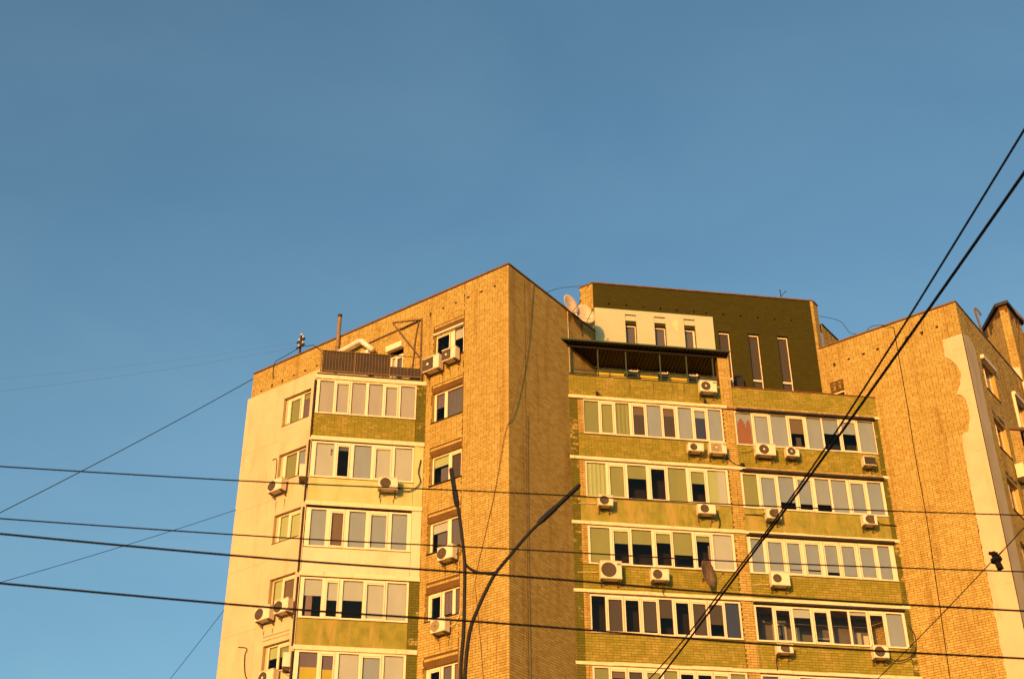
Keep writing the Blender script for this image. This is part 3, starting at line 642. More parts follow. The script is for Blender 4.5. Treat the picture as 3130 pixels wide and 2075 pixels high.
GR = [
 [(16.53, 17.19, 'f', 1, 'grey', None, [(0.08, 0.94, 0, 0.55, 'rust'), (0.11, 0.6, 0.55, 0.68, 'rust'), (0.16, 0.52, 0.68, 0.75, 'rust'), (0.24, 0.44, 0.75, 0.82, 'rust'), (0.66, 0.92, 0.55, 0.7, 'rust'), (0.72, 0.88, 0.7, 0.78, 'rust')]), (17.3, 17.89, 's', 1, 'grey'), (18.02, 18.69, 'f', 1, 'grey'), (18.8, 19.4, 's', 0.5, 'brown', None, [(0.4, 0.75, 0.05, 0.35, 'dim')]), (19.56, 20.18, 'f', 1, 'grey'), (20.25, 20.92, 'f', 0.45, 'lilac'), (21.04, 21.65, 's', 0.4, 'grey'), (21.78, 22.46, 'f', 1, 'grey')],
 [(16.57, 17.15, 'f', 1, 'olive'), (17.3, 17.89, 's', 1, 'lilac'), (18.04, 18.68, 'f', 0.76, 'lilac'), (18.83, 19.38, 's', 0.77, 'lilac'), (19.57, 20.17, 'f', 0.76, 'grey'), (20.25, 20.89, 'f', 1, 'grey'), (21.05, 21.62, 's', 1, 'lilac'), (21.78, 22.38, 'f', 1, 'lilac')],
 [(16.62, 17.11, 'f', 1, 'lilac'), (17.29, 17.88, 's', 1, 'lilac'), (18.07, 18.6, 's', 0.82, 'lilac', None, [(0, 1, 0, 0.13, 'lilac')]), (18.81, 19.37, 's', 0.8, 'lilac', None, [(0, 1, 0, 0.13, 'lilac')]), (19.6, 20.12, 's', 0.84, 'lilac'), (20.29, 20.84, 's', 0.92, 'lilac'), (21.04, 21.62, 's', 0.96, 'lilac'), (21.8, 22.29, 'f', 0.97, 'lilac')],
 [(16.56, 17.2, 'f', 0, ''), (17.32, 17.88, 's', 0, ''), (18.02, 18.69, 'f', 0.24, 'light'), (18.83, 19.36, 's', 0, ''), (19.5, 20.19, 'f', 0, ''), (20.27, 20.93, 'f', 0.08, 'light'), (21.05, 21.59, 's', 0, ''), (21.73, 22.38, 'f', 1, 'grey')],
 [(16.55, 17.16, 'f', 0.1, 'net'), (17.25, 17.88, 's', 0.2, 'net'), (18.0, 18.63, 'f', 0, ''), (18.74, 19.35, 's', 0.1, 'net'), (19.45, 20.1, 'f', 0, ''), (20.22, 20.8, 's', 0, ''), (21.0, 21.6, 'f', 0, ''), (21.75, 22.38, 'f', 0, '')]]
INL = ['inside_dark', 'inside_dark', 'inside_dark', 'inside_dark', 'inside_dark']
INR = ['inside_blue', 'inside_blue', 'inside_blue', 'inside_mid', 'inside_dark']
for i in range(5):
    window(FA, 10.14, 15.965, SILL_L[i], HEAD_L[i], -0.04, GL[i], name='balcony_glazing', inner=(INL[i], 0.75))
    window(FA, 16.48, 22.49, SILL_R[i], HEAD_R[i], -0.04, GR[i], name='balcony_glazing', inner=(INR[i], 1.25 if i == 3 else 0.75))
# what shows through the clear glazing of the fourth level: doors and boards of the flat behind
iv = MB()
for (a, b, p, q, m) in ((17.55, 17.75, 19.7, 20.75, 'blind_beige'), (17.95, 18.1, 19.7, 20.75, 'blind_beige'), (17.55, 18.1, 20.75, 20.95, 'blind_beige'), (17.75, 17.95, 19.7, 20.35, 'blind_blue'),
                        (18.5, 18.62, 19.7, 20.7, 'blind_beige'), (19.0, 19.5, 19.7, 20.1, 'blind_beige'), (19.1, 19.95, 20.25, 20.32, 'blind_grey'), (20.9, 21.1, 19.7, 20.6, 'blind_beige'), (21.2, 21.45, 19.7, 20.5, 'blind_white'), (21.65, 22.0, 19.8, 20.5, 'blind_white'), (21.75, 21.9, 19.9, 20.3, 'blind_blue')):
    iv.fbox(FA, a, b, p, q, -1.24, -1.18, m)
iv.build('loggia_joinery', BLD)
# parcels of the lower, unseen storeys
for i in range(5):
    zt = TOPS[5]-2.79*i
    m = MB(); m.box(9.6, 22.75, 47.86, 49.3, zt-2.7, zt-1.7, 'plaster_olive'); m.build('parapet_wall', BLD)
    m = MB(); m.prism([(9.5, 47.8), (22.8, 47.8), (21.2, 49.34), (11.08, 49.34)], zt-2.93, zt-2.79, 'concrete_white'); m.build('balcony_slab', BLD)

# ---- terrace awning on posts
aw = MB()
F0, B0 = 47.5, 49.25
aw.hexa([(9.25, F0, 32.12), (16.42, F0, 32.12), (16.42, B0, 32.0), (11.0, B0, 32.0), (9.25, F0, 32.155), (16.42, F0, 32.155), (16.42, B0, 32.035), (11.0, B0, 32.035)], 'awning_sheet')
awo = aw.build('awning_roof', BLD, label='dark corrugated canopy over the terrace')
rb = MB()
for i in range(44):
    x = 9.42 + 0.161*i; x1 = max(x, 11.06 - 0.0)
    t = 1.0
    xb = x
    yb = B0 if xb > 11.1 else F0 + (xb-9.3)/(11.05-9.25)*(B0-F0)
    zb_ = 32.12 - 0.12*(yb-F0)/(B0-F0)
    if yb - F0 < 0.15: continue
    rb.hexa([(x, F0+0.05, 32.085), (x+0.06, F0+0.05, 32.085), (x+0.06, yb, zb_-0.035), (x, yb, zb_-0.035), (x, F0+0.05, 32.125), (x+0.06, F0+0.05, 32.125), (x+0.06, yb, zb_+0.003), (x, yb, zb_+0.003)], 'awning_rib')
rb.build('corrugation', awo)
MB().box(9.22, 16.45, F0-0.03, F0-0.002, 32.11, 32.18, 'green_metal').build('fascia', awo)
MB().box(9.35, 16.4, F0+0.3, F0+0.36, 31.99, 32.07, 'awning_sheet').build('purlin', awo)
for x in (9.68, 10.84, 12.03, 13.49, 14.63, 15.77):
    MB().box(x-0.025, x+0.025, 47.86, 47.91, 30.64, 32.07, 'green_metal').build('awning_post', BLD)
MB().box(9.6, 15.96, 47.87, 47.90, 30.93, 30.97, 'green_metal').box(9.6, 15.96, 47.87, 47.90, 30.76, 30.79, 'green_metal').build('terrace_rail', BLD)

# ---- balconies of the left wing (triangular, front at y = 47.78)
LT = [29.75, 27.0, 24.24, 21.40, 18.61, 15.8]
LS = [28.02, 25.26, 22.40, 19.64, 16.9]; LH = [29.58, 26.79, 23.98, 21.20, 18.44]
FL = Frame((0, 47.78, 0), (1, 0, 0), (0, -1, 0))
FS = Frame((-0.63, 47.8, 0), (0, 1, 0), (-1, 0, 0))
for i, z in enumerate(LT):
    s = MB(); s.prism([(-0.6, 47.81), (3.70, 47.81), (-0.6, 52.1)], z-0.16, z, 'concrete_dirty'); s.build('balcony_slab', BLD)
    e = MB(); e.fbox(FL, -0.66, 3.75, z-0.165, z+0.003, -0.028, 0.03, 'concrete_white'); e.build('slab_edge', BLD)
LP = ['lime', 'plaster_lime', 'plaster_cream_lifted', 'plaster_olive', 'lime']; LR = ['dark_green', 'plaster_lime', 'plaster_cream_lifted', 'dark_green', 'dark_green']
for i in range(5):
    zt, zb = LT[i]-0.17, LT[i+1]+0.006
    parapet(FL, -0.61, 3.36, zb, LS[i]-0.035, LP[i], soff=0.03)
    parapet(FL, 3.372, 3.73, zb, zt, LR[i], 'brick_pier', off=-0.02)
    MB().fbox(FS, 0.15, 4.3, zb, zt, -0.08, -0.005, 'inside_brown').build('balcony_side_wall', BLD)
    MB().fbox(FL, 0.0, 4.0, zb, zt, -1.6, -1.5, 'inside_dark').build('room_backdrop', BLD)  # added backdrop, coloured dark for an unlit room
GLW = [
 [(-0.47, 0.09, 'f', 1, 'beige'), (0.2, 0.68, 's', 1, 'beige'), (0.8, 1.35, 'f', 1, 'beige'), (1.47, 2.02, 'f', 1, 'beige'), (2.14, 2.61, 's', 1, 'beige'), (2.74, 3.31, 'f', 1, 'beige')],
 [(-0.42, 0.27, 'f', 1, 'light', None, [(0.82, 0.92, 0.75, 0.85, 'brown'), (0.82, 0.9, 0.66, 0.72, 'brown')]), (0.42, 0.85, 's', 0.13, 'net'), (1.04, 1.71, 'f', 1, 'grey'), (1.88, 2.46, 's', 1, 'light'), (2.62, 3.29, 'f', 1, 'light')],
 [(-0.41, 0.16, 'f', 1, 'grey'), (0.36, 0.81, 's', 1, 'brown'), (1.02, 1.64, 'f', 1, 'grey'), (1.83, 2.43, 's', 1, 'grey'), (2.62, 3.2, 'f', 1, 'grey')],
 [(-0.45, 0.2, 'f', 0.42, 'light', None, [(0.15, 0.5, 0, 0.55, 'pink')]), (0.38, 0.78, 's', 0.5, 'light'), (0.96, 1.69, 'f', 0.5, 'light'), (1.82, 2.46, 's', 1, 'light'), (2.57, 3.28, 'f', 1, 'light')],
 [(-0.43, 0.22, 'f', 0.97, 'mauve', None, [(0.1, 1, 0.3, 0.62, 'yellow'), (0.05, 1, 0, 0.3, 'light')]), (0.37, 0.79, 's', 0.9, 'mauve', None, [(0.05, 1, 0.25, 0.6, 'yellow')]), (0.98, 1.68, 'f', 1, 'light'), (1.81, 2.45, 's', 1, 'grey'), (2.58, 3.27, 'f', 1, 'light')]]
for i in range(5):
    window(FL, -0.59, 3.36, LS[i], LH[i], -0.03, GLW[i], name='balcony_glazing')
dp = MB()  # dark tubes stand in for the shaded gap beside the left glazing
for (z0, z1, x) in ((29.55, 27.0, -0.66), (26.85, 24.25, -0.69), (24.0, 21.4, -0.70), (21.2, 18.6, -0.69), (18.4, 15, -0.66)):
    dp.tube([(x, 47.86, z0), (x, 47.86, z1)], 0.045, 'wood_dark', 6)
dp.build('gap_shade_strip', BLD)
# railing of the roof terrace above them
rl = MB()
for x in (-0.5, 0.85, 2.25, 3.51): rl.box(x-0.02, x+0.02, 47.76, 47.80, 29.76, 30.9, 'brown_rib')
rl.box(-0.5, 3.52, 47.765, 47.795, 30.88, 30.91, 'brown_rib'); rl.box(-0.5, 3.52, 47.765, 47.795, 29.93, 29.97, 'brown_rib')
rlo = rl.build('terrace_rail', BLD)
sh = MB(); sh.box(-0.46, 2.23, 47.805, 47.82, 29.9, 30.93, 'brown_sheet'); sho = sh.build('sheet_panel', rlo)
sh = MB(); sh.box(2.27, 3.48, 47.805, 47.82, 29.93, 30.38, 'brown_sheet'); sh.build('sheet_panel', rlo)
rb = MB()
for i in range(22): rb.box(-0.42+0.122*i, -0.405+0.122*i, 47.79, 47.804, 29.98, 30.91, 'brown_rib')
for i in range(8): rb.box(2.4+0.14*i, 2.412+0.14*i, 47.79, 47.804, 29.98, 30.36, 'brown_rib')
rb.build('railing_bars', rlo)
dk = MB(); dk.box(-0.62, 3.6, 47.80, 47.9, 29.76, 29.86, 'drip_metal'); dk.build('terrace_kerb', BLD)

# ---- the next bay's balconies, cut by the right edge of the photo
nb = MB(); nb.box(28.5, 34.5, 47.86, 49.6, 10, 29.6, 'inside_brown'); nb.build('bay_wall', BLD)
for i in range(4):
    zt = TOPS[i]; x0 = 28.48
    MB().fbox(FA, x0, 33, zt-0.14, zt, -1.2, 0.04, 'concrete_white' if i else 'coping_metal').build('balcony_slab', BLD)
    parapet(FA, x0, x0+0.52, TOPS[i+1], zt-0.145, 'cream', 'brick_pier')
    parapet(FA, x0+0.53, 33, TOPS[i+1], SILL_R[i]-0.03, 'cream')
    window(FA, x0+0.55, 33, SILL_R[i], HEAD_R[i], -0.04, [(x0+0.64, x0+1.3, 'f', 0.8 if i % 2 else 0, 'grey'), (x0+1.45, x0+2.1, 's', 0, ''), (x0+2.3, 32.9, 'f', 1, 'grey')], name='balcony_glazing')

# ---- brick ventilation tower on the roof behind the right-hand wall
VT = [(32.935, 53.0), (34.43, 54.5), (34.4, 56.6), (33.0, 56.3), (32.66, 53.273)]
vt = MB(); vt.prism(VT, 33.4, 39.7, 'mortar'); vto = vt.build('ventilation_shaft', BLD)
def edge_frame(a, b, out):
    d = Vector((b[0]-a[0], b[1]-a[1], 0)); n = Vector((d.y, -d.x, 0))
    if n.dot(Vector((*out, 0))) < 0: n = -n
    return Frame((a[0], a[1], 0), d, n), d.length
for a, b, out in ((VT[0], VT[1], (1, -1)), (VT[4], VT[0], (-1, -1)), (VT[4], VT[3], (-1, 0))):
    F, L = edge_frame(a, b, out); rz = random.Random(int(L*100)); lay(F, 0, L, 33.5, 39.62, 'cream', [(x_*0.26, x_*0.26+rz.uniform(0.2, 0.5), 39.62-rz.choice((0.1, 0.2, 0.3, 0.45, 0.6)), 39.7) for x_ in range(0, int(L/0.26)+1) if rz.random() < 0.75], vto)
cp = [(32.93, 52.83), (34.62, 54.5), (34.5, 56.75), (32.93, 56.4), (32.47, 53.27)]
MB().prism(cp, 39.72, 39.9, 'drip_metal').build('shaft_cap', vto)
rw = MB(); FW = Frame((34.0, 54.6, 0), (-Q, Q, 0), (-Q, -Q, 0))
w3 = core(FW, -4, 6, 33, 39.0, [], 'mortar', 'roof_housing_wall', label='brick roof housing behind the ventilation shaft')
FW.o = Vector((33.2, 57.2, 0)); 
MB().box(32.3, 32.62, 52.6, 52.9, 33.4, 35.8, 'plaster_cream_lifted').build('vent_pipe', BLD)

# ------------------------------------------------------------------ the bricks themselves
camp = Vector((0, 0, 1.6))
allb = []
for k, lst in BR.items():
    for i, b in enumerate(lst): allb.append((k, i, b))
def seen(b):
    F, s0, s1, z0, z1, oo, oi, part, full = b
    p = F.P((s0+s1)/2, (z0+z1)/2, oo); v = camp-p
    c = v.normalized().dot(F.n)
    q = p-camp; zc = q.dot(fw)
    x, y = 4220.2*q.dot(rt2)/zc+1565, 1037.5-4220.2*q.dot(up2)/zc
    if not (5 < x < 3125 and 5 < y < 2070): return 0
    return c*(s1-s0)*(z1-z0)/v.length_squared
rank = sorted([(seen(b), k, i) for k, i, b in allb if b[8] and b[7] is not None], reverse=True)[:300]
single = set((k, i) for _, k, i in rank)
shared = {}
def unit_brick(k, F):
    key = (k, round(F.d.x, 3), round(F.n.y, 3))
    if key not in shared:
        m = MB(); Z = Frame((0, 0, 0), F.d, F.n); h = BL/2
        m.hexa([Z.P(-h, -BH/2, -0.012), Z.P(h, -BH/2, -0.012), Z.P(h, -BH/2, 0), Z.P(-h, -BH/2, 0), Z.P(-h, BH/2, -0.012), Z.P(h, BH/2, -0.012), Z.P(h, BH/2, 0), Z.P(-h, BH/2, 0)], BMAT[k])
        me = bpy.data.meshes.new('brick'); me.from_pydata([tuple(v) for v in m.v], [], m.f); me.materials.append(MT[BMAT[k]]); shared[key] = me
    return shared[key]
verts = []; faces = []; mi = []; tone = []
rt_ = random.Random(5)
for kk, (k, lst) in enumerate(BR.items()):
    for i, (F, s0, s1, z0, z1, oo, oi, part, full) in enumerate(lst):
        if (k, i) in single:
            o = bpy.data.objects.new('brick', unit_brick(k, F)); COL.objects.link(o); o.parent = part
            o.location = F.P((s0+s1)/2, (z0+z1)/2, oo) - world_loc(part)
            continue
        b = len(verts); base = BLD.location
        for z in (z0, z1):
            for s, o in ((s0, oi), (s1, oi), (s1, oo), (s0, oo)):
                p = F.o + F.d*s + F.n*o; verts.append((p.x-base.x, p.y-base.y, z))
        t = rt_.random()
        for q in ((0, 3, 2, 1), (4, 5, 6, 7), (1, 2, 6, 5), (2, 3, 7, 6), (3, 0, 4, 7)):
            faces.append(tuple(b+j for j in q)); mi.append(kk); tone.append(t)
me = bpy.data.meshes.new('brickwork'); me.from_pydata(verts, [], faces)
for k in BR: me.materials.append(MT[BMAT[k]])
me.polygons.foreach_set('material_index', mi)
at = me.attributes.new('tone', 'FLOAT', 'FACE'); at.data.foreach_set('value', tone)
me.update(); bo = bpy.data.objects.new('brickwork', me); COL.objects.link(bo); bo.parent = BLD; bo['kind'] = 'stuff'
print('bricks', len(allb))

# ------------------------------------------------------------------ air conditioners
def ac(F, sc, z0, w, h, label, fan=-0.16, style='round', mat='ac_white', grille='ac_grille', logo=None, hose=None, depth=0.30, gap=0.13, legs=False, flip=1, rad=None):
    """outdoor unit bracketed to wall plane F, front at gap+depth; fan = offset of the fan centre in widths"""
    t = thing('air_conditioner', label, 'air conditioner', F.P(sc, z0, 0.0), 'air conditioners on the outside walls')
    o1 = gap+depth; b = 0.02
    a0, a1 = sc-w/2, sc+w/2
    c = MB()
    # casing with chamfered front edges
    c.hexa([F.P(a0, z0, gap), F.P(a1, z0, gap), F.P(a1, z0, o1-b), F.P(a0, z0, o1-b), F.P(a0, z0+h, gap), F.P(a1, z0+h, gap), F.P(a1, z0+h, o1-b), F.P(a0, z0+h, o1-b)], mat)
    c.hexa([F.P(a0, z0, o1-b), F.P(a1, z0, o1-b), F.P(a1-b, z0+b, o1), F.P(a0+b, z0+b, o1), F.P(a0, z0+h, o1-b), F.P(a1, z0+h, o1-b), F.P(a1-b, z0+h-b, o1), F.P(a0+b, z0+h-b, o1)], mat)
    c.fbox(F, a0-0.008, a1+0.008, z0+h, z0+h+0.018, gap-0.005, o1+0.006, mat)
    c.build('casing', t)
    fx = sc + fan*w*flip; fz = z0+h*0.5; r = rad if rad else min(h*0.43, w*0.36)
    gmb = MB()
    if style == 'square':
        gmb.fbox(F, fx-w*0.33, fx+w*0.33, z0+0.04, z0+h-0.04, o1, o1+0.008, grille)
    elif style == 'wide':      # D shape: rounded on the left, square on the right
        pts = [F.P(fx+r*math.cos(t_)*1.1, fz+r*math.sin(t_), o1+0.006) for t_ in [math.pi/2+math.pi*i/14 for i in range(15)]]
        pts += [F.P(fx+w*0.3, fz-r, o1+0.006), F.P(fx+w*0.3, fz+r, o1+0.006)]
        gmb.face(pts, grille)
    elif style == 'full':
        gmb.fbox(F, a0+0.03, a1-0.02, z0+0.03, z0+h-0.02, o1, o1+0.008, grille)
    else:
        gmb.lathe(F.P(fx, fz, o1), F.n, [(r, 0.0), (r, 0.012), (r*0.96, 0.014), (r*0.94, 0.004), (0.001, 0.003)], grille, 24)
    if style == 'round_square':
        pass
    go_ = gmb.build('fan_grille', t)
    if style != 'full':
        wr = MB()
        for q in (0.35, 0.62, 0.85):
            n = 20; P_ = [F.P(fx+r*q*math.cos(2*math.pi*i/n), fz+r*q*math.sin(2*math.pi*i/n), o1+0.012) for i in range(n+1)]
            wr.tube(P_, 0.003, 'ac_mid', 3, cap=False)
        for i in range(6):
            an = math.pi*i/6; wr.tube([F.P(fx-r*math.cos(an)*0.95, fz-r*math.sin(an)*0.95, o1+0.012), F.P(fx+r*math.cos(an)*0.95, fz+r*math.sin(an)*0.95, o1+0.012)], 0.003, 'ac_mid', 3, cap=False)
        wr.build('guard_wire', go_)
        if style in ('square', 'hub'):
            hb = MB(); hb.lathe(F.P(fx, fz, o1+0.01), F.n, [(r*0.22, 0), (r*0.22, 0.01), (0.001, 0.012)], 'ac_white', 12); hb.build('hub', go_)
    else:
        wr = MB()
        for i in range(9):
            z = z0+0.05+(h-0.1)*i/8; wr.fbox(F, a0+0.04, a1-0.03, z, z+0.008, o1+0.008, o1+0.012, 'ac_grille')
        wr.build('guard_wire', go_)
    if logo:
        lg = MB()
        lx = sc+0.36*w*flip
        lg.fbox(F, lx-0.07, lx+0.07, z0+h*0.78, z0+h*0.9, o1+0.001, o1+0.004, logo); lg.build('badge', t)
    for s in (a0+0.09, a1-0.09):
        k = MB(); k.fbox(F, s-0.018, s+0.018, z0-0.045, z0-0.003, 0.0, o1-0.02, 'bracket_metal'); k.fbox(F, s-0.018, s+0.018, z0-0.2, z0-0.045, 0.0, 0.03, 'bracket_metal')
        k.bar(F.P(s, z0-0.18, 0.02), F.P(s, z0-0.04, o1-0.1), 0.022, 'bracket_metal'); k.build('bracket', t)
    if hose:
        hm = MB(); hm.tube(spline([F.P(*q) for q in hose[0]], 6), hose[1], hose[2], 6); hm.build('hose', t)
    return t
def hose_r(sc, z0, w, drop=0.5, out=0.25, r=0.018, m='hose_black'):
    return ([(sc+w/2, z0+0.1, 0.3), (sc+w/2+0.1, z0+0.05, 0.2), (sc+w/2+out*0.6, z0-drop*0.5, 0.06), (sc+w/2+out*0.4, z0-drop, 0.03)], r, m)
def pipe_l(sc, z0, w, L, z, r=0.014, m='hose_pale'):
    return ([(sc-w/2, z, 0.25), (sc-w/2-0.1, z, 0.08), (sc-w/2-L*0.6, z+0.01, 0.03), (sc-w/2-L, z, 0.0)], r, m)
ac(FA, 15.35, 30.07, 0.72, 0.50, 'white air conditioner high up beside the brick pillar at the end of the roof terrace', style='hub', logo='logo_grey', rad=0.2)
ac(FA, 14.61, 27.27, 0.64, 0.34, 'small air conditioner, left of a pair under the top left row of balcony windows', fan=-0.17)
ac(FA, 15.52, 27.24, 0.70, 0.47, 'air conditioner with a tan square fan front, right of a pair by the brick pillar', style='square', grille='ac_tan', fan=-0.12, logo='logo_grey', hose=([(15.87, 27.4, 0.3), (16.0, 27.2, 0.1), (16.3, 27.0, 0.03), (16.55, 26.98, 0.02)], 0.014, 'hose_black'))
ac(FA, 17.51, 27.31, 0.83, 0.48, 'large air conditioner on tall brackets below the window with the rust coloured cloth', style='hub', fan=-0.1, legs=True, hose=([(17.1, 27.6, 0.25), (16.95, 27.6, 0.05), (16.75, 27.55, 0.02), (16.62, 27.58, 0.01)], 0.012, 'hose_black'))
ac(FA, 18.64, 27.34, 0.54, 0.40, 'small air conditioner with a red badge, under the top right row of windows', style='hub', logo='logo_red', fan=-0.12)
ac(FA, 21.87, 27.16, 0.52, 0.38, 'boxy air conditioner with an all dark front at the upper parapet right end', style='full', mat='ac_cream', grille='ac_dark')
ac(FA, 10.82, 24.63, 0.58, 0.42, 'cream air conditioner with a pale pipe on its left, beside the dark green strip', mat='ac_cream', fan=-0.12, hose=pipe_l(10.82, 24.63, 0.58, 0.7, 24.85))
ac(FA, 14.84, 24.55, 0.71, 0.40, 'air conditioner with black looped hose on the olive plaster left of the brick pillar', fan=-0.14, hose=([(15.19, 24.68, 0.3), (15.36, 24.6, 0.15), (15.42, 24.3, 0.05), (15.36, 24.13, 0.03)], 0.022, 'hose_black'))
ac(FA, 17.55, 24.52, 0.60, 0.43, 'cream air conditioner with a wide dark fan, crossed by the slanting double cable', style='wide', mat='ac_cream', fan=0.0, hose=pipe_l(17.55, 24.52, 0.6, 0.75, 24.8, 0.02, 'hose_black'))
ac(FA, 21.50, 24.52, 0.58, 0.42, 'air conditioner with a wide dark fan at the right end of the olive plastered parapet', style='wide', fan=-0.02, hose=([(21.79, 24.75, 0.3), (22.0, 24.72, 0.1), (22.4, 24.72, 0.03), (22.75, 24.72, 0.02)], 0.02, 'hose_black'))
ac(FA, 10.91, 21.62, 0.82, 0.70, 'largest air conditioner, tall unit with a big fan near the dark green strip', fan=-0.12, mat='ac_cream', logo='logo_grey', hose=pipe_l(10.91, 21.62, 0.82, 0.8, 21.98))
ac(FA, 12.80, 21.68, 0.68, 0.43, 'air conditioner left of the rusty satellite dish, short hose hanging below', fan=-0.17, hose=([(12.85, 21.68, 0.2), (12.95, 21.5, 0.12), (12.93, 21.35, 0.1), (12.98, 21.2, 0.1)], 0.016, 'hose_black'))
ac(FA, 17.52, 21.73, 0.73, 0.55, 'plain white air conditioner with a small fan on green brick right of the pillar', fan=-0.2, rad=0.17, hose=pipe_l(17.52, 21.73, 0.73, 0.65, 21.86, 0.014, 'hose_pale'))
ac(FA, 17.39, 19.07, 0.62, 0.33, 'low wide fan air conditioner on the green brick under the clear glazed balcony', style='wide', fan=-0.05, hose=([(17.15, 19.05, 0.12), (17.12, 18.9, 0.05), (17.12, 18.6, 0.05), (17.12, 18.5, 0.05)], 0.016, 'hose_black'))
ac(FA, 21.13, 19.06, 0.60, 0.47, 'lower right air conditioner with a black hose looping up to the right', fan=-0.12, hose=([(21.43, 19.2, 0.3), (21.7, 19.05, 0.2), (22.2, 19.15, 0.15), (22.62, 19.5, 0.1), (22.72, 20.1, 0.08), (22.55, 20.55, 0.03)], 0.02, 'hose_black'))
ac(FL, 2.39, 24.73, 0.75, 0.48, 'air conditioner below the left wing balcony window, over the pale lime plaster', fan=-0.14, mat='ac_cream', grille='ac_grille', hose=([(2.77, 24.85, 0.3), (2.95, 24.86, 0.1), (3.3, 24.9, 0.05), (3.63, 25.25, 0.05), (3.55, 25.7, 0.05), (3.63, 26.25, 0.03)], 0.02, 'hose_black'))
FBr = FB
ac(FB, 3.58, 29.97, 0.84, 0.62, 'larger of two square grilled air conditioners by the uppermost brick wall window', style='square', fan=0.16, mat='ac_white')
ac(FB, 2.66, 30.12, 0.68, 0.52, 'smaller of two square grilled air conditioners, overlapping the uppermost brick wall window', style='square', fan=0.16)
ac(FB, 2.60, 21.62, 0.72, 0.5, 'air conditioner under a brick wall window just left of the street lamp', fan=0.18, hose=([(2.25, 21.8, 0.2), (2.1, 21.9, 0.1), (2.05, 22.1, 0.05), (2.05, 22.3, 0.03)], 0.016, 'hose_black'))
ac(FB, 2.85, 18.92, 0.66, 0.48, 'air conditioner with a tan fan under the second lowest brick wall window', fan=0.16, grille='ac_tan', hose=([(2.5, 19.1, 0.2), (2.35, 19.2, 0.1), (2.2, 19.4, 0.06), (2.15, 19.7, 0.03)], 0.014, 'hose_pale'))
FBP = Frame(FB.P(0, 0, 0.1), FB.d, FB.n)
ac(FBP, 11.8, 27.02, 0.8, 0.52, 'air conditioner alone on the pale plaster, hooked pipe rising above it', fan=0.2, hose=([(12.2, 27.4, 0.2), (12.22, 27.8, 0.04), (12.24, 28.75, 0.04), (12.5, 28.82, 0.04)], 0.014, 'hose_black'))
ac(FBP, 11.8, 21.38, 0.8, 0.54, 'left one of two neighbouring air conditioners on the pale plaster', fan=0.2)
ac(FBP, 10.77, 21.45, 0.76, 0.54, 'right one of two neighbouring air conditioners on the pale plaster, below a window', fan=0.2)
ac(FBP, 11.25, 18.70, 0.8, 0.52, 'air conditioner at the bottom of the pale plaster, cut by the photo edge', fan=0.2, style='hub', mat='ac_cream')
FS2 = Frame((-0.63, 47.8, 0), (0, 1, 0), (-1, 0, 0))
ac(FS2, 0.45, 25.3, 0.7, 0.5, 'air conditioner on the balcony side, edge on before the second plaster window', depth=0.26, gap=0.1, mat='ac_cream')
ac(FS2, 0.45, 17.85, 0.7, 0.5, 'air conditioner on the balcony side low at the left, edge on beside the lowest window', depth=0.26, gap=0.1)
ac(FC2, 3.75, 26.95, 0.75, 0.6, 'air conditioner at the right photo edge between the shaded wall windows', depth=0.34, gap=0.1)
ac(FC2, 8.1, 33.0, 0.7, 0.55, 'air conditioner high on the shaded wall at the extreme right edge', depth=0.34, gap=0.1)

plain('water_stain', (0.16, 0.095, 0.03), 0.95, 0.3, 8)
rs = random.Random(21)
for F, sc, z, w, L, par in ((FA, 10.91, 21.3, 0.8, 0.0, 0), (FA, 12.80, 21.45, 0.66, 0.12, 0), (FA, 14.61, 27.02, 0.6, 0.1, 0), (FA, 15.52, 26.99, 0.6, 0.0, 0), (FA, 14.84, 24.33, 0.6, 0.18, 0), (FA, 17.39, 18.85, 0.6, 0.3, 0), (FA, 15.35, 29.85, 0.6, 0.1, 0),
                            (FB, 3.58, 29.75, 0.8, 0.5, 0), (FB, 2.66, 29.9, 0.6, 0.3, 0), (FB, 2.60, 21.4, 0.7, 0.45, 0), (FB, 2.85, 18.7, 0.6, 0.3, 0), (FBP, 11.8, 26.75, 0.7, 0.45, 1), (FBP, 11.8, 21.1, 0.7, 0.3, 1), (FL, 2.39, 24.5, 0.7, 0.22, 1), (FA, 12.6, 30.55, 1.2, 0.75, 0), (FA, 14.2, 30.55, 0.7, 0.6, 0)):
    if L == 0: continue
    for k in (-1, 1):
        s = sc + k*(w/2-0.09) + rs.uniform(-0.03, 0.03); n = 7; m = MB(); a_ = []; b_ = []
        for i in range(n+1):
            zz = z - L*i/n; hw_ = 0.028*(1-i/n)*rs.uniform(0.6, 1.3) + 0.004
            d_ = rs.uniform(-0.008, 0.008); a_.append((s-hw_+d_, zz)); b_.append((s+hw_+d_, zz))
        o = 0.004 if par else (0.018 if F is FB else 0.008)
        m.face([F.P(q[0], q[1], o) for q in a_ + b_[::-1]], 'water_stain'); m.build('water_stain', BLD)

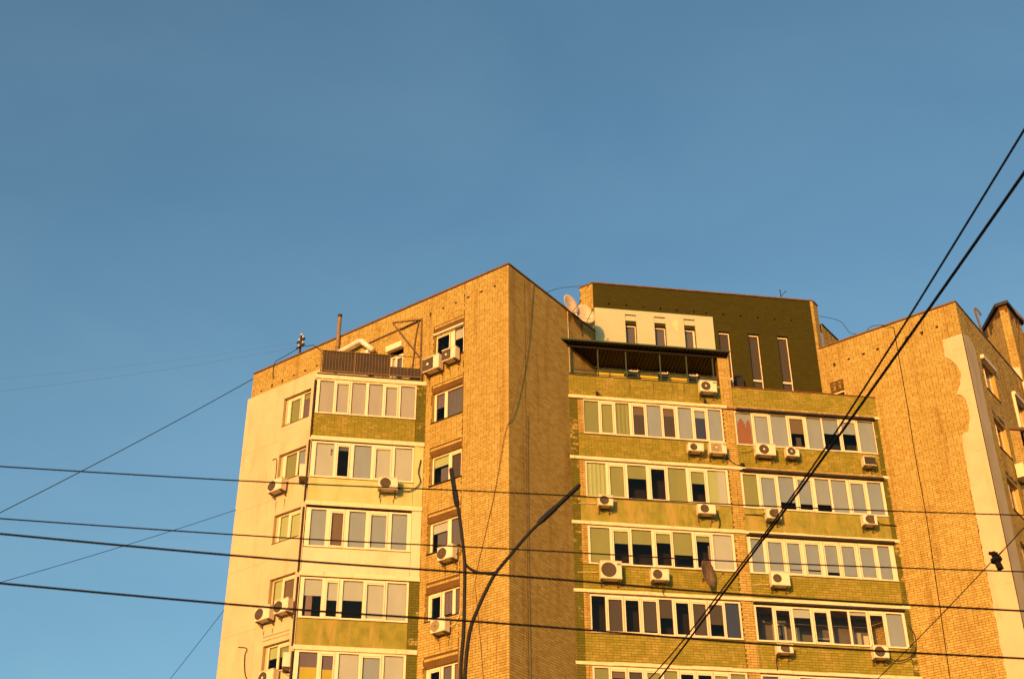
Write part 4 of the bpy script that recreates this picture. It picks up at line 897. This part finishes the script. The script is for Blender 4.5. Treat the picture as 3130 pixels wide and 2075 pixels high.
# ------------------------------------------------------------------ satellite dishes
def dish(c, aim, r, label, mount, mat='dish_white', back='dish_white', arm=True):
    t = thing('satellite_dish', label, 'satellite dish', mount, 'satellite dishes on the block')
    c = Vector(c); aim = Vector(aim).normalized()
    m = MB(); prof = [(0.001, -0.11*r*2), (r*0.35, -0.085*r*2), (r*0.7, -0.05*r*2), (r, 0.0), (r*1.02, -0.006), (r*0.7, -0.06*r*2), (r*0.35, -0.095*r*2), (0.001, -0.12*r*2)]
    m.lathe(c, aim, prof, mat, 28); m.build('reflector', t, smooth=True)
    dn = (Vector((0, 0, -1)) - aim*Vector((0, 0, -1)).dot(aim)).normalized()
    foot = c + dn*r*0.95; lnb = c + aim*r*1.15 + dn*r*0.35
    a = MB(); a.tube([foot, lnb], 0.014, 'bracket_metal', 6); a.build('feed_arm', t)
    a = MB(); a.tube([lnb - aim*0.06, lnb + aim*0.02], [0.04, 0.03], 'bracket_metal', 8); a.build('receiver_head', t)
    a = MB(); a.tube([c - aim*0.2*r, Vector(mount) + Vector((0, 0, c.z-mount[2]))*0.6, Vector(mount)], 0.022, 'bracket_metal', 6); a.build('mast', t)
    return t
d1 = Vector((9.72, 47.55, 33.95)); d2 = Vector((10.43, 48.02, 33.83))
dish(d1, (0.62, -0.78, 0.1), 0.45, 'white satellite dish seen edge on above the roofline left of the penthouse', tuple(FC.P(4.25, 33.3, 0.03)))
dish(d2, (0.35, -0.93, 0.1), 0.47, 'white satellite dish facing the street at the corner of the pale penthouse panel', tuple(FC.P(5.2, 33.1, 0.03)))
dish((10.3, 48.75, 34.45), (-0.5, -0.7, 0.4), 0.4, 'white satellite dish half hidden behind two others beside the penthouse', (10.5, 49.0, 33.5))
dish((14.66, 47.30, 22.02), (0.70, -0.70, 0.03), 0.54, 'rusty brown satellite dish turned sideways below the balcony window', (14.55, 47.8, 21.85), 'dish_rust', 'dish_rust')
dish((31.9, 50.4, 37.3), (0.6, -0.7, 0.35), 0.45, 'dark satellite dish on the roof at the right photo edge', (32.0, 51.3, 33.9), 'dish_rust')

# ------------------------------------------------------------------ roof and terrace bits
t = thing('flue_pipe', 'brown metal flue standing against the brick behind the roof terrace railing', 'chimney', FB.P(9.15, 29.8, 0.12))
MB().tube([FB.P(9.15, 29.8, 0.12), FB.P(9.13, 34.86, 0.12)], 0.088, 'flue_brown', 14).build('pipe', t, smooth=False)
MB().tube([FB.P(9.13, 34.8, 0.12), FB.P(9.13, 34.93, 0.12)], [0.098, 0.1], 'drip_metal', 14).build('cap', t)
for z in (31.4, 33.2): MB().tube([FB.P(9.14, z, 0.12), FB.P(9.14, z+0.05, 0.12)], 0.096, 'rusty_metal', 14).build('clamp', t)
t = thing('ventilation_duct', 'fat pale duct bent over the terrace between flue and door', 'duct', FB.P(7.0, 29.8, 0.4))
MB().tube([FB.P(9.0, 32.78, 0.3), FB.P(8.4, 32.84, 0.3), FB.P(7.72, 32.92, 0.3), FB.P(7.56, 32.88, 0.31), FB.P(6.85, 32.16, 0.32)], 0.115, 'duct_white', 14).build('pipe', t, smooth=True)
MB().tube([FB.P(7.1, 29.8, 0.4), FB.P(7.1, 32.2, 0.4)], 0.07, 'duct_white', 12).build('riser', t)
t = thing('steel_frame', 'rusty triangular steel frame standing at the right end of the roof terrace', 'frame', (3.5, 47.86, 29.8))
tp, tq, tb = Vector((3.47, 48.04, 32.9)), Vector((2.30, 48.46, 32.9)), Vector((3.49, 47.98, 29.8))
MB().bar(tb, tp+Vector((0, 0, 0.06)), 0.055, 'rusty_metal').build('post', t)
MB().bar(tp, tq, 0.055, 'rusty_metal').build('arm', t)
MB().bar(tq, Vector((3.43, 47.98, 31.05)), 0.045, 'rusty_metal').build('brace', t)
MB().bar(tp, FB.P(7.5, 32.84, 0.06), 0.04, 'rusty_metal').build('rail', t)
t = tag(MB().tube(spline([FB.P(4.6, 32.9, 0.05), FB.P(4.75, 32.0, 0.06), FB.P(4.8, 31.2, 0.06), FB.P(4.9, 30.2, 0.06)]), 0.03, 'rusty_metal', 6).build('drain_pipe'), 'thin rusty pipe down the brick beside the terrace door', 'pipe')
# timber pole with porcelain insulators behind the parapet
pb = FB.P(12.1, 33.0, -0.5)
t = thing('insulator_pole', 'short dark pole with two tiers of porcelain insulators on the left roof edge', 'pole', pb)
MB().tube([pb, FB.P(12.1, 35.3, -0.5)], 0.05, 'wood_dark', 8).build('pole', t)
for z in (34.72, 35.02):
    MB().tube([FB.P(11.86, z+0.03, -0.5), FB.P(12.34, z-0.03, -0.5)], 0.05, 'wood_dark', 6).build('crossarm', t)
    for s in (11.92, 12.26):
        for dz in (0.05,):
            c0 = FB.P(s, z+dz, -0.5 + (0.05 if s < 12 else -0.05))
            MB().lathe(c0, (0, 0, 1), [(0.03, 0), (0.06, 0.02), (0.035, 0.06), (0.05, 0.09), (0.035, 0.13), (0.001, 0.15)], 'porcelain', 10).build('insulator', t)
MB().tube([FB.P(12.1, 35.3, -0.5), FB.P(12.1, 35.4, -0.5)], 0.045, 'porcelain', 8).build('pole_cap', t)
t = thing('roof_antenna', 'small V shaped antenna on the penthouse roof edge', 'antenna', (19.75, 49.3, PT))
MB().tube([(19.75, 49.32, PT), (19.74, 49.32, 36.86)], 0.022, 'wood_dark', 6).build('mast', t)
MB().tube([(19.76, 49.32, 36.5), (20.03, 49.32, 36.82)], 0.018, 'wood_dark', 6).build('arm', t)
t = thing('bent_pipe', 'hooked vent pipe poking up behind the right-hand roof edge', 'pipe', (29.6, 50.3, 33.5))
MB().tube(spline([(29.75, 50.3, 33.9), (29.7, 50.3, 36.2), (29.6, 50.3, 37.2), (29.66, 50.3, 37.42), (29.78, 50.3, 37.25), (29.84, 50.3, 37.05)]), 0.05, 'rusty_metal', 8).build('pipe', t)
MB().tube([(29.74, 50.3, 36.1), (29.9, 50.3, 36.0), (29.95, 50.3, 35.85)], 0.06, 'drip_metal', 6).build('branch', t)
t = thing('bicycle', 'small dark bicycle parked on the roof terrace behind the railing', 'bicycle', (12.4, 48.3, 29.7))
for dx in (-0.5, 0.5):
    n = 20; wp = [(12.4+dx+0.31*math.cos(2*math.pi*i/n), 48.3, 30.55+0.31*math.sin(2*math.pi*i/n)) for i in range(n+1)]
    MB().tube(wp, 0.018, 'hose_black', 5, cap=False).build('wheel', t)
fr = MB()
for a, b in (((11.9, 30.55), (12.15, 31.0)), ((12.15, 31.0), (12.7, 31.0)), ((12.7, 31.12), (12.9, 30.55)), ((12.15, 31.08), (12.35, 30.5)), ((12.35, 30.5), (12.72, 31.0)), ((11.9, 30.55), (12.35, 30.5))):
    fr.tube([(a[0], 48.3, a[1]), (b[0], 48.3, b[1])], 0.018, 'hose_black', 5)
fr.build('frame', t)
MB().box(12.03, 12.25, 48.25, 48.35, 31.08, 31.13, 'hose_black').build('saddle', t)
MB().tube([(12.68, 48.05, 31.15), (12.7, 48.3, 31.12), (12.68, 48.55, 31.15)], 0.014, 'hose_black', 5).build('handlebar', t)
MB().box(11.8, 13.0, 48.2, 48.4, 29.7, 30.23, 'inside_brown').build('stand', t)
# floodlight on the parapet edge and a shutter hook
for (x, z, lab) in ((10.72, 29.72, 'small dark floodlight on the slab edge left of centre'), (15.25, 29.72, 'small dark floodlight under the terrace air conditioner')):
    t = thing('floodlight', lab, 'lamp', (x, 47.8, z), 'floodlights on the slab edge')
    MB().fbox(FA, x-0.05, x+0.05, z+0.02, z+0.16, 0.03, 0.10, 'hose_black').build('head', t)
    MB().bar(FA.P(x, z, 0.02), FA.P(x+0.16, z-0.02, 0.16), 0.03, 'hose_black').build('bracket', t)
t = thing('junction_box', 'dark cable box low on the window edge below the brick pillar', 'box', (16.6, 47.8, 26.98))
MB().fbox(FA, 16.52, 16.66, 26.94, 27.04, 0.0, 0.1, 'hose_black').build('housing', t)
MB().tube([FA.P(16.62, 26.95, 0.05), FA.P(16.75, 26.85, 0.03)], 0.01, 'hose_black', 5).build('lead', t)
t = tag(MB().box(17.1, 17.45, 49.0, 49.3, 31.3, 31.95, 'hose_black').build('terrace_cabinet'), 'dark box on the terrace before the first olive slit window', 'cabinet')

# ------------------------------------------------------------------ cables
def cable(name, pts, r, label, mat='cable_black', n=6, k=10, cat='cable', group=None):
    o = MB().tube(spline(pts, k), r, mat, n).build(name); return tag(o, label, cat, group)
G = 'overhead street cables'
def street(pts):   # continue a measured stretch well past both sides of the view
    a, b, c = [Vector(p) for p in pts]
    return [a + (a-b)*3 + Vector((0, 0, 0.25)), a, b, c, c + (c-b)*3 + Vector((0, 0, 0.3))]
cable('overhead_cable', street([(-2.98, 12, 7.44), (1.8, 12, 7.50), (7.11, 12, 7.61)]), 0.0065, 'uppermost of the four cables running level across the whole street', group=G)
cable('overhead_cable', street([(-2.88, 12, 6.92), (1.8, 12, 6.91), (6.98, 12, 6.985)]), 0.0065, 'thin second cable from the top, close above a thicker one', group=G)
cable('overhead_cable', street([(-2.38, 10, 5.91), (1.5, 10, 5.80), (5.74, 10, 5.74)]), 0.0085, 'thicker third level cable, crossing the middle of the street lamp', group=G)
cable('overhead_cable', street([(-2.31, 10, 5.52), (1.5, 10, 5.405), (5.65, 10, 5.335)]), 0.0085, 'lowest of the four cables running level across the whole street', group=G)
cable('twisted_cable', [(5.52, -4, 10.6), (5.50, 4.0, 9.55), (5.49, 8.0, 9.13), (5.475, 12.95, 8.76), (5.46, 17, 8.74), (5.44, 21.0, 8.86), (5.4, 28, 9.5)], 0.011, 'upper cable of the slanting black pair at the right', group='slanting pair of cables')
cable('twisted_cable', [(5.25, -4, 8.95), (5.345, 4.0, 8.75), (5.39, 8.0, 8.665), (5.46, 12.95, 8.67), (5.51, 17, 8.74), (5.56, 21.0, 8.83), (5.63, 28, 9.05)], 0.015, 'lower thicker cable of the slanting black pair at the right', group='slanting pair of cables')
cable('span_wire', [(7.2, 4, 8.2), (7.08, 12.0, 7.47), (7.07, 12.66, 7.42), (7.02, 16.0, 7.21), (6.9, 24, 6.9)], 0.006, 'thin wire slanting down at the lower right, carrying an insulator')
t = thing('line_insulator', 'black insulator clamped on the thin wire at the lower right', 'insulator', (7.07, 12.66, 7.42))
cI = Vector((7.075, 12.66, 7.40)); ax = Vector((0.18, -0.15, -1)).normalized()
MB().lathe(cI - ax*0.1, ax, [(0.001, 0), (0.028, 0.01), (0.03, 0.05), (0.02, 0.06), (0.06, 0.085), (0.062, 0.115), (0.03, 0.14), (0.034, 0.15), (0.034, 0.215), (0.001, 0.225)], 'cable_black', 16).build('body', t)
MB().tube([cI - ax*0.075 + Vector((-0.045, 0, 0)), cI - ax*0.075 + Vector((0.045, 0, 0))], 0.02, 'cable_black', 8).build('clamp', t)
GW = 'thin wires from the roof'
def sag(a, b, d, n=6):
    a, b = Vector(a), Vector(b); return [a.lerp(b, i/n) - Vector((0, 0, d*4*(i/n)*(1-i/n))) for i in range(n+1)]
def ext(a, b, k):
    a, b = Vector(a), Vector(b); return a + (b-a)*k
cable('roof_wire', sag(FB.P(SB, 33.6, 0.02), ext(FB.P(SB, 33.6, 0.02), (-12.1, 50.0, 24.21), 1.6), 0.25), 0.016, 'thin wire falling left from the roof corner across the sky', group=GW)
cable('roof_wire', sag((-3.67, 55.1, 27.06), ext((-3.67, 55.1, 27.06), (-11.56, 50, 21.35), 1.5), 0.15), 0.011, 'faint thin wire leaving the plastered edge half way down', group=GW)
cable('roof_wire', sag((-3.65, 55.08, 22.6), ext((-3.65, 55.08, 22.6), (-6.02, 60, 21.13), 1.9), 0.05), 0.011, 'faint thin wire dropping steeply at the lower left of the wall', group=GW)
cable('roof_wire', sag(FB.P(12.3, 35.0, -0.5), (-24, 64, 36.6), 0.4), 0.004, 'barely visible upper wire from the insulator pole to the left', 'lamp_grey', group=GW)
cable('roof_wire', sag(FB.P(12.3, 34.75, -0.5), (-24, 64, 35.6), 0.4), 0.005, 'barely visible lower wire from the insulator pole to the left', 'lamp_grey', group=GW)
cable('roof_wire', [FB.P(11.9, 34.7, -0.5), FB.P(12.6, 34.2, -0.1), FB.P(13.1, 33.92, 0.04), FB.P(13.1, 33.1, 0.03)], 0.014, 'dark lead from the insulator pole over the left parapet', group=GW)
cable('roof_wire', [FB.P(12.3, 34.75, -0.5), FB.P(11.3, 34.3, -0.2), FB.P(10.6, 33.9, 0.05), FB.P(10.0, 33.1, 0.04), FB.P(9.9, 31.4, 0.05)], 0.014, 'dark lead from the insulator pole towards the terrace', group=GW)
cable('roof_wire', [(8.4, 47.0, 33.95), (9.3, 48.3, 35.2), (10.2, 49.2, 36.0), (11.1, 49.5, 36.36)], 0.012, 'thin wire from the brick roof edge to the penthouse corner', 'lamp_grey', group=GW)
cable('roof_wire', [(21.6, 49.7, 35.85), (22.45, 49.5, 35.52), (22.88, 49.5, 34.92), (23.5, 49.5, 35.0), (23.75, 49.2, 35.15), FB2.P(3.3, 33.95, 0.0), FB2.P(2.75, 33.6, 0.03)], 0.011, 'loose wire looping from the penthouse to the right-hand roof', group=GW)
cable('wall_cable', [FB2.P(2.75, 33.6, 0.03), FB2.P(2.76, 32.4, 0.03), FB2.P(2.77, 29.7, 0.03), FB2.P(2.81, 27.6, 0.03), FB2.P(2.80, 25.06, 0.03), FB2.P(2.86, 22.4, 0.03), FB2.P(2.99, 18.2, 0.03), FB2.P(3.0, 16, 0.03)], 0.016, 'dark cable running straight down the broad right-hand brick wall')
cable('hanging_cable', [FC.P(1.75, 33.9, 0.02), FC.P(1.06, 30.36, 0.08), FC.P(0.11, 27.05, 0.08), FB.P(0.12, 26.1, 0.08), FB.P(0.59, 23.94, 0.05), FB.P(0.97, 22.55, 0.04), FB.P(1.46, 20.76, 0.03), FB.P(1.42, 19.98, 0.03), FB.P(1.24, 18.5, 0.03), FB.P(1.07, 16.9, 0.03)], 0.012, 'thin cable hanging across the near corner from the shaded wall', 'rusty_metal')
cable('wall_cable', [FC.P(4.15, 33.75, 0.03), FC.P(4.17, 32.5, 0.03), FC.P(4.2, 30.8, 0.03)], 0.012, 'pale cable down the raking wall beside the awning', 'hose_pale')
cable('plaster_cable', [FBP.P(13.4, 20.72, 0.02), FBP.P(12.9, 20.56, 0.04), FBP.P(12.95, 20.3, 0.05), FBP.P(12.9, 19.8, 0.05), FBP.P(12.75, 19.35, 0.05), FBP.P(12.3, 19.0, 0.1)], 0.016, 'dark cable bowed down the bottom of the pale plaster')

# ------------------------------------------------------------------ street lamp
t = thing('street_lamp', 'shade-darkened street lamp with two long upswept arms in front of the near corner', 'street lamp', (1.82, 16, 0))
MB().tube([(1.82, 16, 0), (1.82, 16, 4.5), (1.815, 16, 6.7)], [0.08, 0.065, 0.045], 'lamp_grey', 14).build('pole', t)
LA = [(1.80, 16, 6.5), (1.785, 16, 7.1), (1.81, 16, 7.53), (1.815, 16, 7.97), (1.812, 16, 8.42), (1.79, 16, 8.65), (1.745, 16, 9.02), (1.69, 16, 9.32)]
RA = [(1.835, 16, 6.5), (1.84, 16, 7.1), (1.885, 16, 7.56), (1.97, 16, 7.83), (2.08, 16, 8.10), (2.2, 16, 8.34), (2.36, 16, 8.56), (2.62, 16, 8.9), (2.83, 16, 9.13)]
MB().tube(spline(LA, 6), [0.026-0.005*i/42 for i in range(43)], 'lamp_shade_dark', 10).build('arm', t, smooth=True)
MB().tube(spline(RA, 6), [0.026-0.006*i/48 for i in range(49)], 'lamp_shade_dark', 10).build('arm', t, smooth=True)
MB().tube(spline([(1.815, 16, 8.45), (1.87, 16, 8.39), (1.99, 16, 8.34), (2.19, 16, 8.345)], 6), 0.018, 'lamp_shade_dark', 8).build('stay', t, smooth=True)
def head(a, b, grey):
    a, b = Vector(a), Vector(b); d = (b-a).normalized(); m = MB()
    side = Vector((0, 1, 0)); upv = d.cross(side).normalized()
    if upv.z < 0: upv = -upv
    prof = [(0.0, 0.026, 0.026), (0.10, 0.05, 0.036), (0.40, 0.055, 0.037), (0.43, 0.05, 0.03), (0.7, 0.05, 0.03), (0.97, 0.045, 0.028), (1.0, 0.03, 0.022)]
    k = m.mi('lamp_shade_dark'); L = (b-a).length; n = 8
    for tt, w, hh in prof:
        for j in range(n):
            an = 2*math.pi*(j+0.5)/n; m.v.append(a + d*L*tt + side*w*math.cos(an) + upv*hh*math.sin(an))
    for i in range(len(prof)-1):
        for j in range(n): m.f.append((i*n+j, i*n+(j+1) % n, (i+1)*n+(j+1) % n, (i+1)*n+j)); m.m.append(k)
    m.f.append(tuple(range(n))); m.m.append(k); e = (len(prof)-1)*n; m.f.append(tuple(e+j for j in range(n))); m.m.append(k)
    h = m.build('lamp_head', t, smooth=False)
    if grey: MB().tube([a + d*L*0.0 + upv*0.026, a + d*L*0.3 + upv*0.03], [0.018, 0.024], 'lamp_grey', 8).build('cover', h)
head((1.705, 16, 9.22), (1.61, 16, 9.76), False)
head((2.76, 16, 9.06), (3.31, 16, 9.64), True)
